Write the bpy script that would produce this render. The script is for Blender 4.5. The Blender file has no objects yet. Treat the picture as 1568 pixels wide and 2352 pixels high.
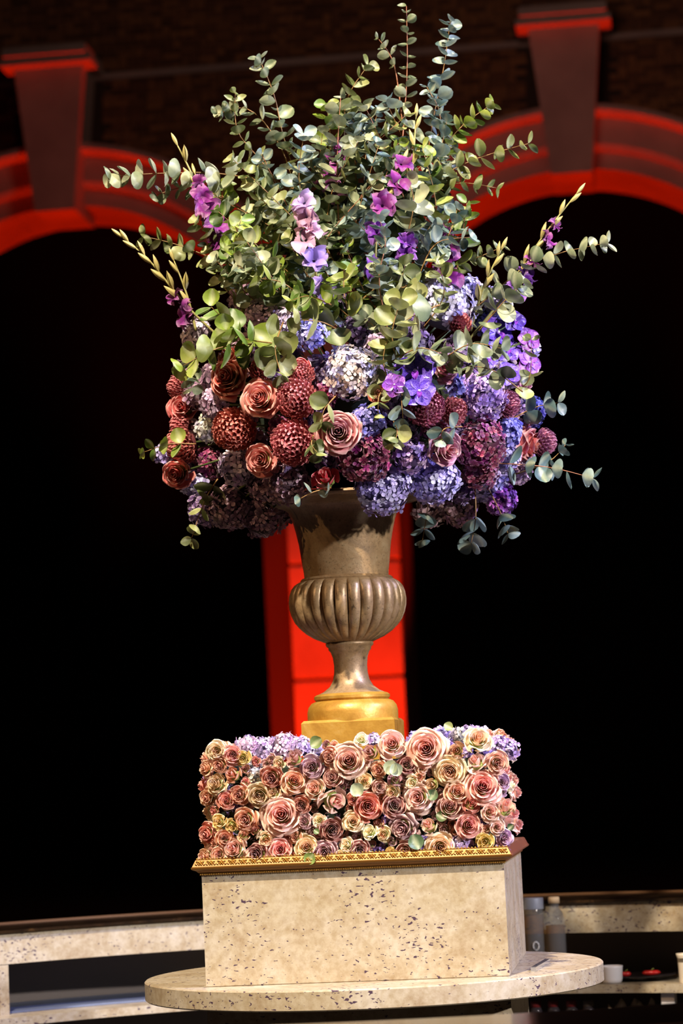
import bpy, math, random
from mathutils import Vector, Matrix, Quaternion
random.seed(7)
C = bpy.context.scene.collection
SC = bpy.context.scene
pi = math.pi
# ---------------------------------------------------------------- camera
F_PX, CX, CY = 6000.0, 784.0, 1176.0
YAW, PITCH, ROLL = math.radians(6.8), math.atan(597 / 6000.0), 0.046
_h = Vector((-math.sin(YAW), math.cos(YAW), 0))
_r = Vector((math.cos(YAW), math.sin(YAW), 0))
FWD = _h * math.cos(PITCH) + Vector((0, 0, math.sin(PITCH)))
_u = _r.cross(FWD).normalized()
RT = _r * math.cos(ROLL) - _u * math.sin(ROLL)
UP = _u * math.cos(ROLL) + _r * math.sin(ROLL)
D0 = 6.35
DISC_Z = 1.20
def ray(px, py):
    d = FWD * F_PX + RT * (px - CX) - UP * (py - CY)
    return d / d.dot(_h)            # unit horizontal distance from the camera
CAM = Vector((0, 0, DISC_Z)) - ray(858, 2227) * D0
def at(px, py, off=0.0):            # point at horizontal distance D0+off from the camera
    return CAM + ray(px, py) * (D0 + off)
def on_y(px, py, y):                # point on the plane y = const
    d = ray(px, py)
    return CAM + d * ((y - CAM.y) / d.y)
def to_px(p):
    v = p - CAM
    z = v.dot(FWD)
    return CX + F_PX * v.dot(RT) / z, CY - F_PX * v.dot(UP) / z
cam = bpy.data.cameras.new('camera')
cam_o = bpy.data.objects.new('camera', cam)
C.objects.link(cam_o)
M = Matrix((RT, UP, -FWD)).transposed().to_4x4()
M.translation = CAM
cam_o.matrix_world = M
cam.sensor_fit = 'VERTICAL'; cam.sensor_height = 36.0
cam.lens = F_PX / 2352.0 * 36.0
cam.clip_end = 200
cam.dof.use_dof = True; cam.dof.focus_distance = 6.05; cam.dof.aperture_fstop = 4.5
SC.camera = cam_o
# ---------------------------------------------------------------- world, lights, exposure
w = bpy.data.worlds.new('world'); SC.world = w; w.use_nodes = True
w.node_tree.nodes['Background'].inputs[0].default_value = (0.30, 0.22, 0.20, 1)
w.node_tree.nodes['Background'].inputs[1].default_value = 0.012
SC.view_settings.view_transform = 'Standard'
SC.view_settings.look = 'None'
SC.view_settings.exposure = 0.0
SC.view_settings.gamma = 1.0
SC.view_settings.use_curve_mapping = False
def spot(name, az, el, dist, power, col, target, size=30, blend=0.5, rad=0.08):
    """az: degrees from the camera side of the urn, positive to the right; el: elevation."""
    a, e = math.radians(az), math.radians(el)
    d = (-_h * math.cos(a) + _r * math.sin(a)) * math.cos(e) + Vector((0, 0, math.sin(e)))
    l = bpy.data.lights.new(name, 'SPOT'); l.energy = power; l.color = col
    l.spot_size = math.radians(size); l.spot_blend = blend; l.shadow_soft_size = rad
    o = bpy.data.objects.new(name, l); C.objects.link(o)
    o.location = target + d * dist
    o.rotation_euler = (-d).to_track_quat('-Z', 'Y').to_euler()
    return o
TGT = Vector((0, 0, 1.95))
spot('stage_spot_warm', -14, 54, 9, 8200, (1.0, 0.84, 0.64), TGT, 24)
spot('stage_spot_white', 46, 18, 9, 4300, (0.98, 0.90, 0.86), TGT, 24, rad=.16)
spot('stage_spot_blue', 72, 38, 9, 4000, (0.55, 0.55, 1.0), TGT, 24)
spot('stage_spot_amber', -62, 30, 9, 900, (1.0, 0.60, 0.30), TGT, 24)
# ---------------------------------------------------------------- materials
def mat(name, col=(.5, .5, .5), rough=0.5, metal=0.0, spec=0.5, build=None):
    m = bpy.data.materials.new(name); m.use_nodes = True
    nt = m.node_tree; b = nt.nodes['Principled BSDF']
    b.inputs['Base Color'].default_value = (*col, 1)
    b.inputs['Roughness'].default_value = rough
    b.inputs['Metallic'].default_value = metal
    b.inputs['Specular IOR Level'].default_value = spec
    if build: build(nt, b)
    return m
def N(nt, t, **kw):
    n = nt.nodes.new(t)
    for k, v in kw.items():
        if k in n.inputs.keys(): n.inputs[k].default_value = v
        else: setattr(n, k, v)
    return n
def ramp(nt, src, stops):
    r = nt.nodes.new('ShaderNodeValToRGB')
    e = r.color_ramp.elements
    while len(e) < len(stops): e.new(0.5)
    for i, (p, c) in enumerate(stops):
        e[i].position = p; e[i].color = (*c, 1) if len(c) == 3 else c
    nt.links.new(src, r.inputs[0])
    return r.outputs[0]
def mix(nt, fac, a, b, mode='MIX'):
    n = nt.nodes.new('ShaderNodeMix'); n.data_type = 'RGBA'; n.blend_type = mode
    for i, v in ((0, fac), (6, a), (7, b)):
        if hasattr(v, 'is_linked'): nt.links.new(v, n.inputs[i])
        elif isinstance(v, (int, float)): n.inputs[i].default_value = v
        else: n.inputs[i].default_value = (*v, 1)
    return n.outputs[2]
def bump(nt, b, h, s=0.3, d=0.01):
    n = nt.nodes.new('ShaderNodeBump'); n.inputs['Strength'].default_value = s; n.inputs['Distance'].default_value = d
    nt.links.new(h, n.inputs['Height']); nt.links.new(n.outputs[0], b.inputs['Normal'])
def objco(nt, scale=(1, 1, 1)):
    t = nt.nodes.new('ShaderNodeTexCoord'); mp = nt.nodes.new('ShaderNodeMapping')
    mp.inputs['Scale'].default_value = scale
    nt.links.new(t.outputs['Object'], mp.inputs[0]); return mp.outputs[0]
def noise(nt, co, scale, detail=4, rough=0.55, dist=0.0):
    n = N(nt, 'ShaderNodeTexNoise', Scale=scale, Detail=detail, Roughness=rough, Distortion=dist)
    nt.links.new(co, n.inputs['Vector']); return n.outputs[0]

def b_travertine(nt, b):
    co = objco(nt)
    n1 = noise(nt, co, 9, 6, 0.65, 0.4)
    base = ramp(nt, n1, [(0.3, (.25, .165, .08)), (0.48, (.37, .30, .19)), (0.66, (.47, .42, .34))])
    n3 = noise(nt, co, 60, 5, 0.7)
    base = mix(nt, 0.35, base, ramp(nt, n3, [(0.35, (.22, .165, .10)), (0.62, (.48, .44, .36))]))
    # short dark flecks, slightly stretched along the slab
    n2 = noise(nt, objco(nt, (84, 84, 160)), 1.0, 1.5, 0.55, .5)
    n4 = noise(nt, co, 7, 2)
    mm = nt.nodes.new('ShaderNodeMath'); mm.operation = 'MULTIPLY_ADD'; mm.inputs[1].default_value = 0.35
    nt.links.new(n4, mm.inputs[0]); nt.links.new(n2, mm.inputs[2])
    fl = ramp(nt, mm.outputs[0], [(0.835, (0, 0, 0)), (0.86, (1, 1, 1))])
    base = mix(nt, fl, base, (.06, .035, .06))
    nt.links.new(base, b.inputs['Base Color'])
    bump(nt, b, n3, 0.08, 0.004)
TRAV = mat('travertine', rough=0.38, build=b_travertine)

def b_urn(nt, b):
    co = objco(nt)
    n1 = noise(nt, co, 14, 6, 0.7, 0.6)
    n2 = noise(nt, co, 160, 4, 0.8)
    base = ramp(nt, n1, [(0.32, (.17, .11, .055)), (0.5, (.29, .19, .095)), (0.68, (.38, .28, .16))])
    sp = ramp(nt, n2, [(0.33, (.35, .35, .35)), (0.46, (1, 1, 1))])
    base = mix(nt, 0.8, base, sp, 'MULTIPLY')
    st = ramp(nt, noise(nt, co, 22, 3, .6, 1.5), [(0.27, (.10, .09, .12)), (0.32, (1, 1, 1))])
    base = mix(nt, 0.7, base, st, 'MULTIPLY')
    nt.links.new(base, b.inputs['Base Color'])
    nt.links.new(ramp(nt, n1, [(0.3, (.50, .5, .5)), (0.7, (.30, .3, .3))]), b.inputs['Roughness'])
    bump(nt, b, n2, 0.25, 0.002)
URN = mat('aged_gold_shaded', rough=0.4, metal=0.25, build=b_urn)  # urn body: the flowers' shadow is put into this browner gold
def b_urn_lit(nt, b):
    co = objco(nt)
    n1 = noise(nt, co, 18, 6, 0.7, 0.3)
    nt.links.new(ramp(nt, n1, [(0.3, (.30, .145, .018)), (0.55, (.42, .23, .035)), (0.75, (.50, .32, .09))]), b.inputs['Base Color'])
    bump(nt, b, noise(nt, co, 140, 3), 0.2, 0.002)
URN_LIT = mat('gold_paint_lit', rough=0.40, metal=0.30, build=b_urn_lit)  # foot and plinth: warm spotlight put into a brighter gold
GILT = mat('gilt', (.52, .28, .055), 0.26, 0.7)
GILTG = mat('gilt_ground', (.15, .065, .010), 0.38, 0.5)
GILT_SHADE = mat('gilt_shade', (.20, .07, .035), 0.45, 0.2)  # gilt of the unlit side rail, its shade put into the colour
def b_petal(nt, b):
    oi = nt.nodes.new('ShaderNodeObjectInfo')
    h = N(nt, 'ShaderNodeAttribute', attribute_type='OBJECT', attribute_name='heart')
    g = N(nt, 'ShaderNodeAttribute', attribute_type='GEOMETRY', attribute_name='g')
    e = N(nt, 'ShaderNodeAttribute', attribute_type='GEOMETRY', attribute_name='e')
    c = mix(nt, g.outputs['Fac'], h.outputs['Color'], oi.outputs['Color'])
    c2 = mix(nt, 0.5, c, (1, .93, .84))
    c = mix(nt, e.outputs['Fac'], c, c2)
    hs = nt.nodes.new('ShaderNodeHueSaturation')
    vr = nt.nodes.new('ShaderNodeMapRange'); vr.inputs[3].default_value = 1.08; vr.inputs[4].default_value = 1.35
    nt.links.new(oi.outputs['Random'], vr.inputs[0]); nt.links.new(vr.outputs[0], hs.inputs['Value'])
    nt.links.new(c, hs.inputs['Color']); c = hs.outputs[0]
    nt.links.new(c, b.inputs['Base Color'])
    b.inputs['Sheen Weight'].default_value = 0.1
    tr = nt.nodes.new('ShaderNodeBsdfTranslucent'); nt.links.new(c, tr.inputs[0])
    ms = nt.nodes.new('ShaderNodeMixShader'); ms.inputs[0].default_value = 0.25
    out = nt.nodes['Material Output']
    nt.links.new(b.outputs[0], ms.inputs[1]); nt.links.new(tr.outputs[0], ms.inputs[2]); nt.links.new(ms.outputs[0], out.inputs[0])
PETAL = mat('petal', rough=0.5, spec=0.3, build=b_petal)
def b_orchid(nt, b):
    oi = nt.nodes.new('ShaderNodeObjectInfo')
    v = N(nt, 'ShaderNodeTexVoronoi', feature='DISTANCE_TO_EDGE', Scale=7.0)
    t = nt.nodes.new('ShaderNodeTexCoord'); nt.links.new(t.outputs['Object'], v.inputs['Vector'])
    f = ramp(nt, v.outputs['Distance'], [(0.0, (.22, .22, .22)), (0.08, (0, 0, 0))])
    c = mix(nt, f, oi.outputs['Color'], (.62, .50, .95))
    nt.links.new(c, b.inputs['Base Color'])
ORCHID = mat('orchid_petal', rough=0.4, build=b_orchid)
def b_leaf(nt, b):
    oi = nt.nodes.new('ShaderNodeObjectInfo')
    g = N(nt, 'ShaderNodeAttribute', attribute_type='GEOMETRY', attribute_name='g')
    co = objco(nt)
    c = oi.outputs['Color']
    rib = mix(nt, 0.5, c, (.55, .58, .38))
    c = mix(nt, g.outputs['Fac'], c, rib)
    n = ramp(nt, noise(nt, co, 3, 3), [(.3, (.85, .85, .85)), (.7, (1.12, 1.12, 1.12))])
    c = mix(nt, 1.0, c, n, 'MULTIPLY')
    nt.links.new(c, b.inputs['Base Color'])
    tr = nt.nodes.new('ShaderNodeBsdfTranslucent'); nt.links.new(c, tr.inputs[0])
    ms = nt.nodes.new('ShaderNodeMixShader'); ms.inputs[0].default_value = 0.15
    out = nt.nodes['Material Output']
    nt.links.new(b.outputs[0], ms.inputs[1]); nt.links.new(tr.outputs[0], ms.inputs[2]); nt.links.new(ms.outputs[0], out.inputs[0])
LEAF = mat('leaf', rough=0.42, spec=0.45, build=b_leaf)
STEM = mat('stem', (.24, .13, .04), 0.5)
STEMR = mat('stem_reddish', (.30, .12, .06), 0.5)
BRACT = mat('bract', (.42, .36, .13), 0.5)
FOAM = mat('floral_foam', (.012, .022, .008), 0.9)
BUDG = mat('bud_green', (.18, .24, .05), 0.6)
def b_stone(nt, b):
    n = noise(nt, objco(nt), 1.5, 5)
    nt.links.new(ramp(nt, n, [(.3, (.33, .29, .27)), (.7, (.47, .42, .38))]), b.inputs['Base Color'])
STONE = mat('dressed_stone', rough=.8, build=b_stone)
def b_brick(nt, b):
    oi = nt.nodes.new('ShaderNodeObjectInfo')
    g = N(nt, 'ShaderNodeAttribute', attribute_type='GEOMETRY', attribute_name='g')
    ad = nt.nodes.new('ShaderNodeMath'); ad.operation = 'ADD'
    nt.links.new(oi.outputs['Random'], ad.inputs[0]); nt.links.new(g.outputs['Fac'], ad.inputs[1])
    fr = nt.nodes.new('ShaderNodeMath'); fr.operation = 'FRACT'; nt.links.new(ad.outputs[0], fr.inputs[0])
    c = ramp(nt, fr.outputs[0], [(0, (.10, .05, .025)), (.4, (.20, .10, .05)), (.8, (.33, .17, .07)), (1, (.14, .07, .04))])
    nt.links.new(c, b.inputs['Base Color'])
BRICK = mat('brick', rough=.85, build=b_brick)
MORTAR = mat('mortar', (.05, .035, .025), .9)
FLOORM = mat('dark_floor', (.02, .018, .016), .6)
BLACKW = mat('dark_wall', (.008, .007, .007), .9)
def b_granite(nt, b):
    co = objco(nt)
    n = noise(nt, co, 16, 6, .7, .5)
    nt.links.new(ramp(nt, n, [(.35, (.006, .004, .003)), (.6, (.022, .012, .006)), (.8, (.12, .06, .02))]), b.inputs['Base Color'])
GRANITE = mat('dark_granite', rough=.12, build=b_granite)
RECESS = mat('dark_cabinet_lining', (.10, .08, .07), .7)
STEEL = mat('brushed_steel', (.13, .16, .25), .42, .3)
CHROME = mat('chrome', (.6, .62, .68), .2, .9)
def clear_glass(name, col, alpha):
    def bb(nt, b):
        tr = nt.nodes.new('ShaderNodeBsdfTransparent'); tr.inputs[0].default_value = (*col, 1)
        ms = nt.nodes.new('ShaderNodeMixShader'); ms.inputs[0].default_value = alpha
        nt.links.new(tr.outputs[0], ms.inputs[1]); nt.links.new(b.outputs[0], ms.inputs[2])
        nt.links.new(ms.outputs[0], nt.nodes['Material Output'].inputs[0])
    return mat(name, (.55, .56, .58), .08, build=bb)
GLASS = clear_glass('clear_glass', (.93, .94, .95), .11)
AMBER = clear_glass('amber_liquid', (.70, .52, .28), .05)
DARKGL = mat('dark_glass', (.03, .025, .03), .1)
WHITEC = mat('white_ceramic', (.75, .74, .78), .3)
REDM = mat('red_glaze', (.55, .02, .02), .3)
CLOTH = mat('cream_cloth', (.6, .52, .42), .9)
LABELM = mat('printed_white', (.7, .7, .72), .6)
# ---------------------------------------------------------------- mesh helpers
def mesh(name, vs, fs, m=None, smooth=True, attrs=None):
    me = bpy.data.meshes.new(name)
    me.from_pydata([tuple(v) for v in vs], [], fs)
    if m: me.materials.append(m)
    if smooth: me.polygons.foreach_set('use_smooth', [True] * len(me.polygons))
    for k, vals in (attrs or {}).items():
        a = me.attributes.new(k, 'FLOAT', 'POINT'); a.data.foreach_set('value', vals)
    me.update()
    return me
def obj(name, me, parent=None, mtx=None, col=None, heart=None):
    o = bpy.data.objects.new(name, me); C.objects.link(o)
    if parent: o.parent = parent
    if mtx is not None: o.matrix_basis = mtx
    if col: o.color = (*col[:3], 1)
    if heart: o['heart'] = [float(x) for x in heart[:3]] + [1.0]
    return o
def tag(o, label=None, cat=None, group=None, kind=None):
    if label: o['label'] = label
    if cat: o['category'] = cat
    if group: o['group'] = group
    if kind: o['kind'] = kind
    return o
def empty(name, mtx):
    o = bpy.data.objects.new(name, None); C.objects.link(o)
    o.empty_display_size = .02
    o.matrix_basis = mtx
    return o
class B:
    def __init__(s): s.v = []; s.f = []; s.g = []
    def add(s, vs, fs, g=0.0):
        n = len(s.v); s.v += [Vector(v) for v in vs]; s.f += [tuple(n + i for i in f) for f in fs]; s.g += [g] * len(vs); return s
    def box(s, x0, x1, y0, y1, z0, z1, bev=0.0, g=0.0):
        if not bev:
            return s.add([(x0, y0, z0), (x1, y0, z0), (x1, y1, z0), (x0, y1, z0), (x0, y0, z1), (x1, y0, z1), (x1, y1, z1), (x0, y1, z1)],
                  [(0, 3, 2, 1), (4, 5, 6, 7), (0, 1, 5, 4), (1, 2, 6, 5), (2, 3, 7, 6), (3, 0, 4, 7)], g)
        vs = []
        for z, i in ((z0, bev), (z0 + bev, 0), (z1 - bev, 0), (z1, bev)):
            vs += [(x0 + i, y0 + i, z), (x1 - i, y0 + i, z), (x1 - i, y1 - i, z), (x0 + i, y1 - i, z)]
        fs = [(3, 2, 1, 0), (12, 13, 14, 15)]
        for k in range(3):
            for i in range(4):
                j = (i + 1) % 4; fs.append((k*4+i, k*4+j, k*4+4+j, k*4+4+i))
        return s.add(vs, fs, g)
    def lathe(s, prof, n=32, rf=None, g=0.0, cap=True):
        vs = []
        for k, (r, z) in enumerate(prof):
            for i in range(n):
                a = 2 * pi * i / n; rr = r * (rf(k, a) if rf else 1)
                vs.append((rr * math.cos(a), rr * math.sin(a), z))
        fs = []
        for k in range(len(prof) - 1):
            for i in range(n):
                j = (i + 1) % n; fs.append((k*n+i, k*n+j, (k+1)*n+j, (k+1)*n+i))
        if cap:
            fs.append(tuple(reversed(range(n)))); fs.append(tuple((len(prof)-1)*n + i for i in range(n)))
        return s.add(vs, fs, g)
    def tube(s, pts, rad, n=5):
        m = len(pts); vs = []
        for i, p in enumerate(pts):
            t = (pts[min(i+1, m-1)] - pts[max(i-1, 0)]).normalized()
            a = t.orthogonal().normalized(); b = t.cross(a)
            r = rad[i] if isinstance(rad, (list, tuple)) else rad
            for k in range(n):
                q = 2*pi*k/n; vs.append(p + a*math.cos(q)*r + b*math.sin(q)*r)
        fs = [(i*n+k, i*n+(k+1) % n, (i+1)*n+(k+1) % n, (i+1)*n+k) for i in range(m-1) for k in range(n)]
        fs += [tuple(range(n))[::-1], tuple((m-1)*n+k for k in range(n))]
        return s.add(vs, fs)
    def ring(s, r0, r1, z0, z1, a0=0, a1=2*pi, n=96):
        vs = []; full = abs(a1 - a0 - 2*pi) < 1e-6; m = n if full else n + 1
        for i in range(m):
            a = a0 + (a1 - a0) * i / n; c, q = math.cos(a), math.sin(a)
            vs += [(r0*c, r0*q, z0), (r1*c, r1*q, z0), (r1*c, r1*q, z1), (r0*c, r0*q, z1)]
        fs = []
        for i in range(n):
            j = (i + 1) % m
            for k in range(4):
                l = (k + 1) % 4; fs.append((i*4+k, j*4+k, j*4+l, i*4+l))
        if not full: fs += [(0, 1, 2, 3), (n*4+3, n*4+2, n*4+1, n*4)]
        return s.add(vs, fs)
    def me(s, name, m, smooth=False):
        return mesh(name, s.v, s.f, m, smooth, {'g': s.g})
    def obj(s, name, m, parent=None, mtx=None, smooth=False):
        return obj(name, s.me(name, m, smooth), parent, mtx)
def autosmooth(o, ang=35):
    me = o.data
    me.polygons.foreach_set('use_smooth', [True] * len(me.polygons))
    fn = {}
    for p in me.polygons:
        for k in p.edge_keys: fn.setdefault(k, []).append(p.normal.copy())
    sh = me.attributes.new('sharp_edge', 'BOOLEAN', 'EDGE')
    ca = math.cos(math.radians(ang)); vals = []
    for e in me.edges:
        n = fn.get(tuple(sorted(e.vertices)), fn.get(e.key, []))
        vals.append(len(n) == 2 and n[0].dot(n[1]) < ca)
    sh.data.foreach_set('value', vals)
    return o
def frame(loc, zdir, spin=0.0, s=1.0):
    q = zdir.normalized().to_track_quat('Z', 'Y') @ Quaternion((0, 0, 1), spin)
    return Matrix.LocRotScale(loc, q, Vector((s, s, s)))
# ================================================================ HALL
WY = 26.2 - 2.5     # y of the wall plane (about 30 m from the camera)
f0 = B().box(-16, 16, -9, 45, -.2, 0).obj('floor', FLOORM); tag(f0, kind='structure')
tag(B().box(-16, 16, 44.5, 45, 0, 18).obj('wall_far', BLACKW), kind='structure')
def wp(px, py, y=WY): return on_y(px, py, y)
# arch geometry
k1, k2 = wp(143, 350), wp(1303, 250)
xk1, xk2 = k1.x, k2.x
span = xk2 - xk1
pier_l, pier_r = wp(612, 1450).x, wp(935, 1450).x
half = (span - (pier_r - pier_l)) / 2
crown = wp(1310, 393).z          # front edge of the soffit at the crown
AR = half * 1.14
zc = crown - AR
SOFF = 1.12                       # depth of the reveal
WR = AR + .03
def arc(xc, R, n=40, hs=None):
    hs = hs or half * R / AR
    a = math.asin(min(1, hs / R))
    return [(xc + R * math.sin(t), zc + R * math.cos(t)) for t in [(-a + 2*a*i/n) for i in range(n + 1)]]
px0 = (pier_l + pier_r) / 2
centers = [px0 - span/2 - span, px0 - span/2, px0 + span/2, px0 + span/2 + span]
ZTOP = 15.0
# wall face with arch openings, as a strip mesh (mortar bed)
wb = B()
zs = zc + math.sqrt(max(0, AR*AR - half*half))
half_w = half + .0
for xc in centers:
    pts = arc(xc, WR, 40, half)
    for (x0, z0), (x1, z1) in zip(pts, pts[1:]):
        wb.add([(x0, WY, z0), (x1, WY, z1), (x1, WY, ZTOP), (x0, WY, ZTOP)], [(0, 1, 2, 3)])
        wb.add([(x0, WY, z0), (x1, WY, z1), (x1, WY + SOFF, z1), (x0, WY + SOFF, z0)], [(3, 2, 1, 0)])
        wb.add([(x0, WY + SOFF, z0), (x1, WY + SOFF, z1), (x1, WY + SOFF, ZTOP), (x0, WY + SOFF, ZTOP)], [(3, 2, 1, 0)])
for i in range(5):
    xa = centers[0] - half - (pier_r - pier_l) + i * span
    wb.box(xa, xa + (pier_r - pier_l), WY, WY + SOFF, 0, ZTOP)
wall = wb.obj('wall_rear', MORTAR); tag(wall, kind='structure')
# soffit facing of each arch (dressed stone), with stepped archivolt mouldings
def arch_sweep(b, xc, prof, n=56, hs=None):
    """prof: (radius offset, y) closed loop; swept along the arch."""
    a = math.asin(min(1, half / AR)) ; vs = []
    m = len(prof)
    for i in range(n + 1):
        t = -a + 2*a*i/n
        for (dr, y) in prof:
            R = AR + dr; vs.append((xc + R*math.sin(t), WY + y, zc + R*math.cos(t)))
    fs = [(i*m+k, (i+1)*m+k, (i+1)*m+(k+1) % m, i*m+(k+1) % m) for i in range(n) for k in range(m)]
    b.add(vs, fs)
pxm = abs(wp(800, 300).z - wp(800, 400).z) / 100.0      # metres per picture pixel on the wall
for i, xc in enumerate(centers[:4]):
    b = B()
    # inner fascia, fillet, outer fascia, lip: each steps forward as it moves out
    arch_sweep(b, xc, [(0, SOFF), (0, -.10), (34*pxm, -.10), (38*pxm, -.10), (38*pxm, -.22), (50*pxm, -.26), (104*pxm, -.26), (108*pxm, -.26),
                       (108*pxm, -.44), (116*pxm, -.50), (128*pxm, -.50), (128*pxm, .02), (60*pxm, .05), (30*pxm, SOFF)])
    o = autosmooth(b.obj('trim_%d' % (i + 1), STONE, smooth=True), 30); tag(o, kind='structure')
# keystones
def keystone(xc, zt, zb, wt, wbm, name):
    r = empty(name, Matrix.Translation((xc, WY, zb)))
    h = zt - zb; y0 = -.62
    b = B()
    b.add([(-wbm/2, y0, 0), (wbm/2, y0, 0), (wbm/2, .5, 0), (-wbm/2, .5, 0), (-wt/2, y0 - .08, h), (wt/2, y0 - .08, h), (wt/2, .1, h), (-wt/2, .1, h)],
          [(0, 3, 2, 1), (4, 5, 6, 7), (0, 1, 5, 4), (1, 2, 6, 5), (2, 3, 7, 6), (3, 0, 4, 7)])
    b.obj('keystone_block', STONE, r)
    cw = wt/2 + 26*pxm
    B().box(-cw, cw, y0 - .26, .1, h, h + 16*pxm, .01).obj('capping', STONE, r)
    B().box(-cw + 8*pxm, cw - 8*pxm, y0 - .28, .1, h + 16*pxm, h + 44*pxm, .03).obj('capping_block', STONE, r)
    tag(r, kind='structure')
    return r
zkt = wp(1290, 100).z; zkb = wp(1310, 424).z
for i, xc in enumerate(centers):
    keystone(xc, zkt, zkb, 156*pxm, 90*pxm, 'trim_%d' % (10 + i))
# string course
sz = wp(780, 136).z
tag(B().box(-14, 14, WY - .12, WY + .05, sz - 10*pxm, sz + 6*pxm, .02).obj('trim_20', STONE), kind='structure')
sz2 = wp(60, 0).z
# piers: coursed stone blocks on the central pier
pw = pier_r - pier_l
zj = [0, wp(800, 1560).z - 2.72, wp(800, 1560).z - 1.36, wp(800, 1560).z, wp(800, 1297).z, wp(800, 1297).z + 1.36, zs + .3]
for i in range(5):
    xa = centers[0] - half - pw + i * span
    r = empty('trim_%d' % (30 + i), Matrix.Translation((xa, WY, 0))); tag(r, kind='structure')
    for k in range(len(zj) - 1):
        z0, z1 = zj[k] + .012, zj[k+1] - .012
        B().add([(0, .12, z0), (pw*.26, -.22, z0), (pw*.26, .3, z0), (0, .4, z0), (0, .12, z1), (pw*.26, -.22, z1), (pw*.26, .3, z1), (0, .4, z1)],
          [(0, 3, 2, 1), (4, 5, 6, 7), (0, 1, 5, 4), (1, 2, 6, 5), (2, 3, 7, 6), (3, 0, 4, 7)]).obj('stone_block', STONE, r)
        B().box(pw * .215, pw * .985, -.42, -.16, zj[k] + .012, zj[k+1] - .012, .02).obj('stone_block', STONE, r)
    B().box(pw*.02, pw - .02, -.16, .02, 0, zs + .3).obj('joint_bed', MORTAR, r)
# bricks between the arches and above the string course
brs = []
bl, bh = .215, .066
ks = [(xc, zkb, zkt) for xc in centers]
row = 0; z = zs + .1
while z < 12.6:
    x = -8.5 + (row % 2) * bl * .5 + random.uniform(-.02, .02)
    while x < 8.5:
        L = bl if random.random() < .62 else bl * .5
        xm, zm = x + L/2, z + bh/2
        ok = all((xm - xc)**2 + (zm - zc)**2 > (AR + 131*pxm)**2 or abs(xm-xc) > half*1.35 for xc in centers)
        ok = ok and all((xm - xc)**2 + (zm - zc)**2 > (AR + 40*pxm)**2 for xc in centers)
        ok = ok and not any(abs(xm - xc) < 80*pxm + bl/2 and zkb < zm < zkt + .3 for xc in centers)
        ok = ok and not (sz - 12*pxm < zm < sz + 9*pxm)
        if ok:
            p = to_px(Vector((xm, WY, zm)))
            if -60 < p[0] < 1630 and -60 < p[1] < 760: brs.append((x, z, L, p))
        x += L
    z += bh; row += 1
def hidden(p): return 430 < p[0] < 1090 and p[1] > 150 + abs(p[0] - 800) * .45
brs.sort(key=lambda t: (hidden(t[3]) or t[2] < bl*.8 or not (0 < t[3][0] < 1568 and 0 < t[3][1]), t[3][1] > 520, abs(t[3][0] - 700) + abs(t[3][1] - 60) * .8))
BM = {}
for L in (bl, bl*.5):
    BM[L] = B().box(.005, L - .006, -.022, .0, .005, bh - .006, .004).me('brick', BRICK)
for (x, z, L, p) in brs[:300]:
    obj('brick', BM[L], wall, Matrix.Translation((x, WY - random.uniform(0, .008), z)))
b = B()
for (x, z, L, p) in brs[300:]:
    b.box(x + .005, x + L - .006, WY - .022 - random.uniform(0, .008), WY, z + .005, z + bh - .006, 0, random.random())
tag(b.obj('brickwork', BRICK, wall), kind='stuff')
# red floor uplights along the wall (fittings stand below the picture)
def red(loc, target, power, size, blend=.5):
    l = bpy.data.lights.new('red_uplight', 'SPOT'); l.color = (1, .018, .0); l.energy = power; l.shadow_soft_size = .2
    l.spot_size = math.radians(size); l.spot_blend = blend
    o = bpy.data.objects.new('red_uplight', l); C.objects.link(o); o.location = loc
    o.rotation_euler = (Vector(target) - Vector(loc)).to_track_quat('-Z', 'Y').to_euler()
for i in range(5):
    xc = centers[0] - span/2 + i * span
    red((xc, WY - 4.2, .3), (xc, WY, 2.7), 2300, 44)
for xc in centers:
    red((xc, WY - .72, .35), (xc, WY - .55, 9), 1800, 80)
l = bpy.data.lights.new('wall_fill', 'POINT'); l.color = (1, .50, .38); l.energy = 170; l.shadow_soft_size = 1  # added fill without a fitting, lifts the dim brick and keystone fronts
o = bpy.data.objects.new('wall_fill', l); C.objects.link(o); o.location = (-.5, WY - 8, 9)
# ================================================================ RING BAR
R0 = 1.86
bar = empty('ring_bar', Matrix.Identity(4))
tag(bar, 'curved stone bar counter with dark polished top encircling the flower pedestal', 'bar')
B().ring(R0 - .015, R0 + .36, 1.244, 1.252, n=160).obj('counter_top', GRANITE, bar)
autosmooth(B().ring(R0, R0 + .03, 1.152, 1.244, n=160).obj('fascia', TRAV, bar))
autosmooth(B().ring(R0 + .33, R0 + .36, 0, 1.242, n=120).obj('outer_panel', RECESS, bar))
autosmooth(B().ring(R0 + .350, R0 + .362, 1.246, 1.256, n=160).obj('edge_highlight', mat('polished_edge_glint', (.12, .06, .03), .25, .2), bar))  # added ring; highlight of the polished far edge put into its colour
autosmooth(B().ring(R0 - .10, R0 + .34, 0.978, 1.003, .15, pi - .15, n=80).obj('shelf', TRAV, bar))
autosmooth(B().ring(R0 - .08, R0 + .34, .79, .805, .15, pi - .15, n=80).obj('lower_shelf', RECESS, bar))
def polar(px, rr):                        # angle on the ring whose inner face shows at px
    best = min(range(200, 2900), key=lambda k: abs(to_px(Vector((rr*math.cos(k/1000), rr*math.sin(k/1000), 1.15)))[0] - px))
    return best / 1000
for px in (8,):
    a = polar(px, R0)
    Mx = Matrix.Rotation(a, 4, 'Z')
    B().box(R0 + .0, R0 + .32, -.016, .016, 0, 1.15).obj('upright', TRAV, bar, Mx)
a0, a1 = polar(472, R0), polar(26, R0)
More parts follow.
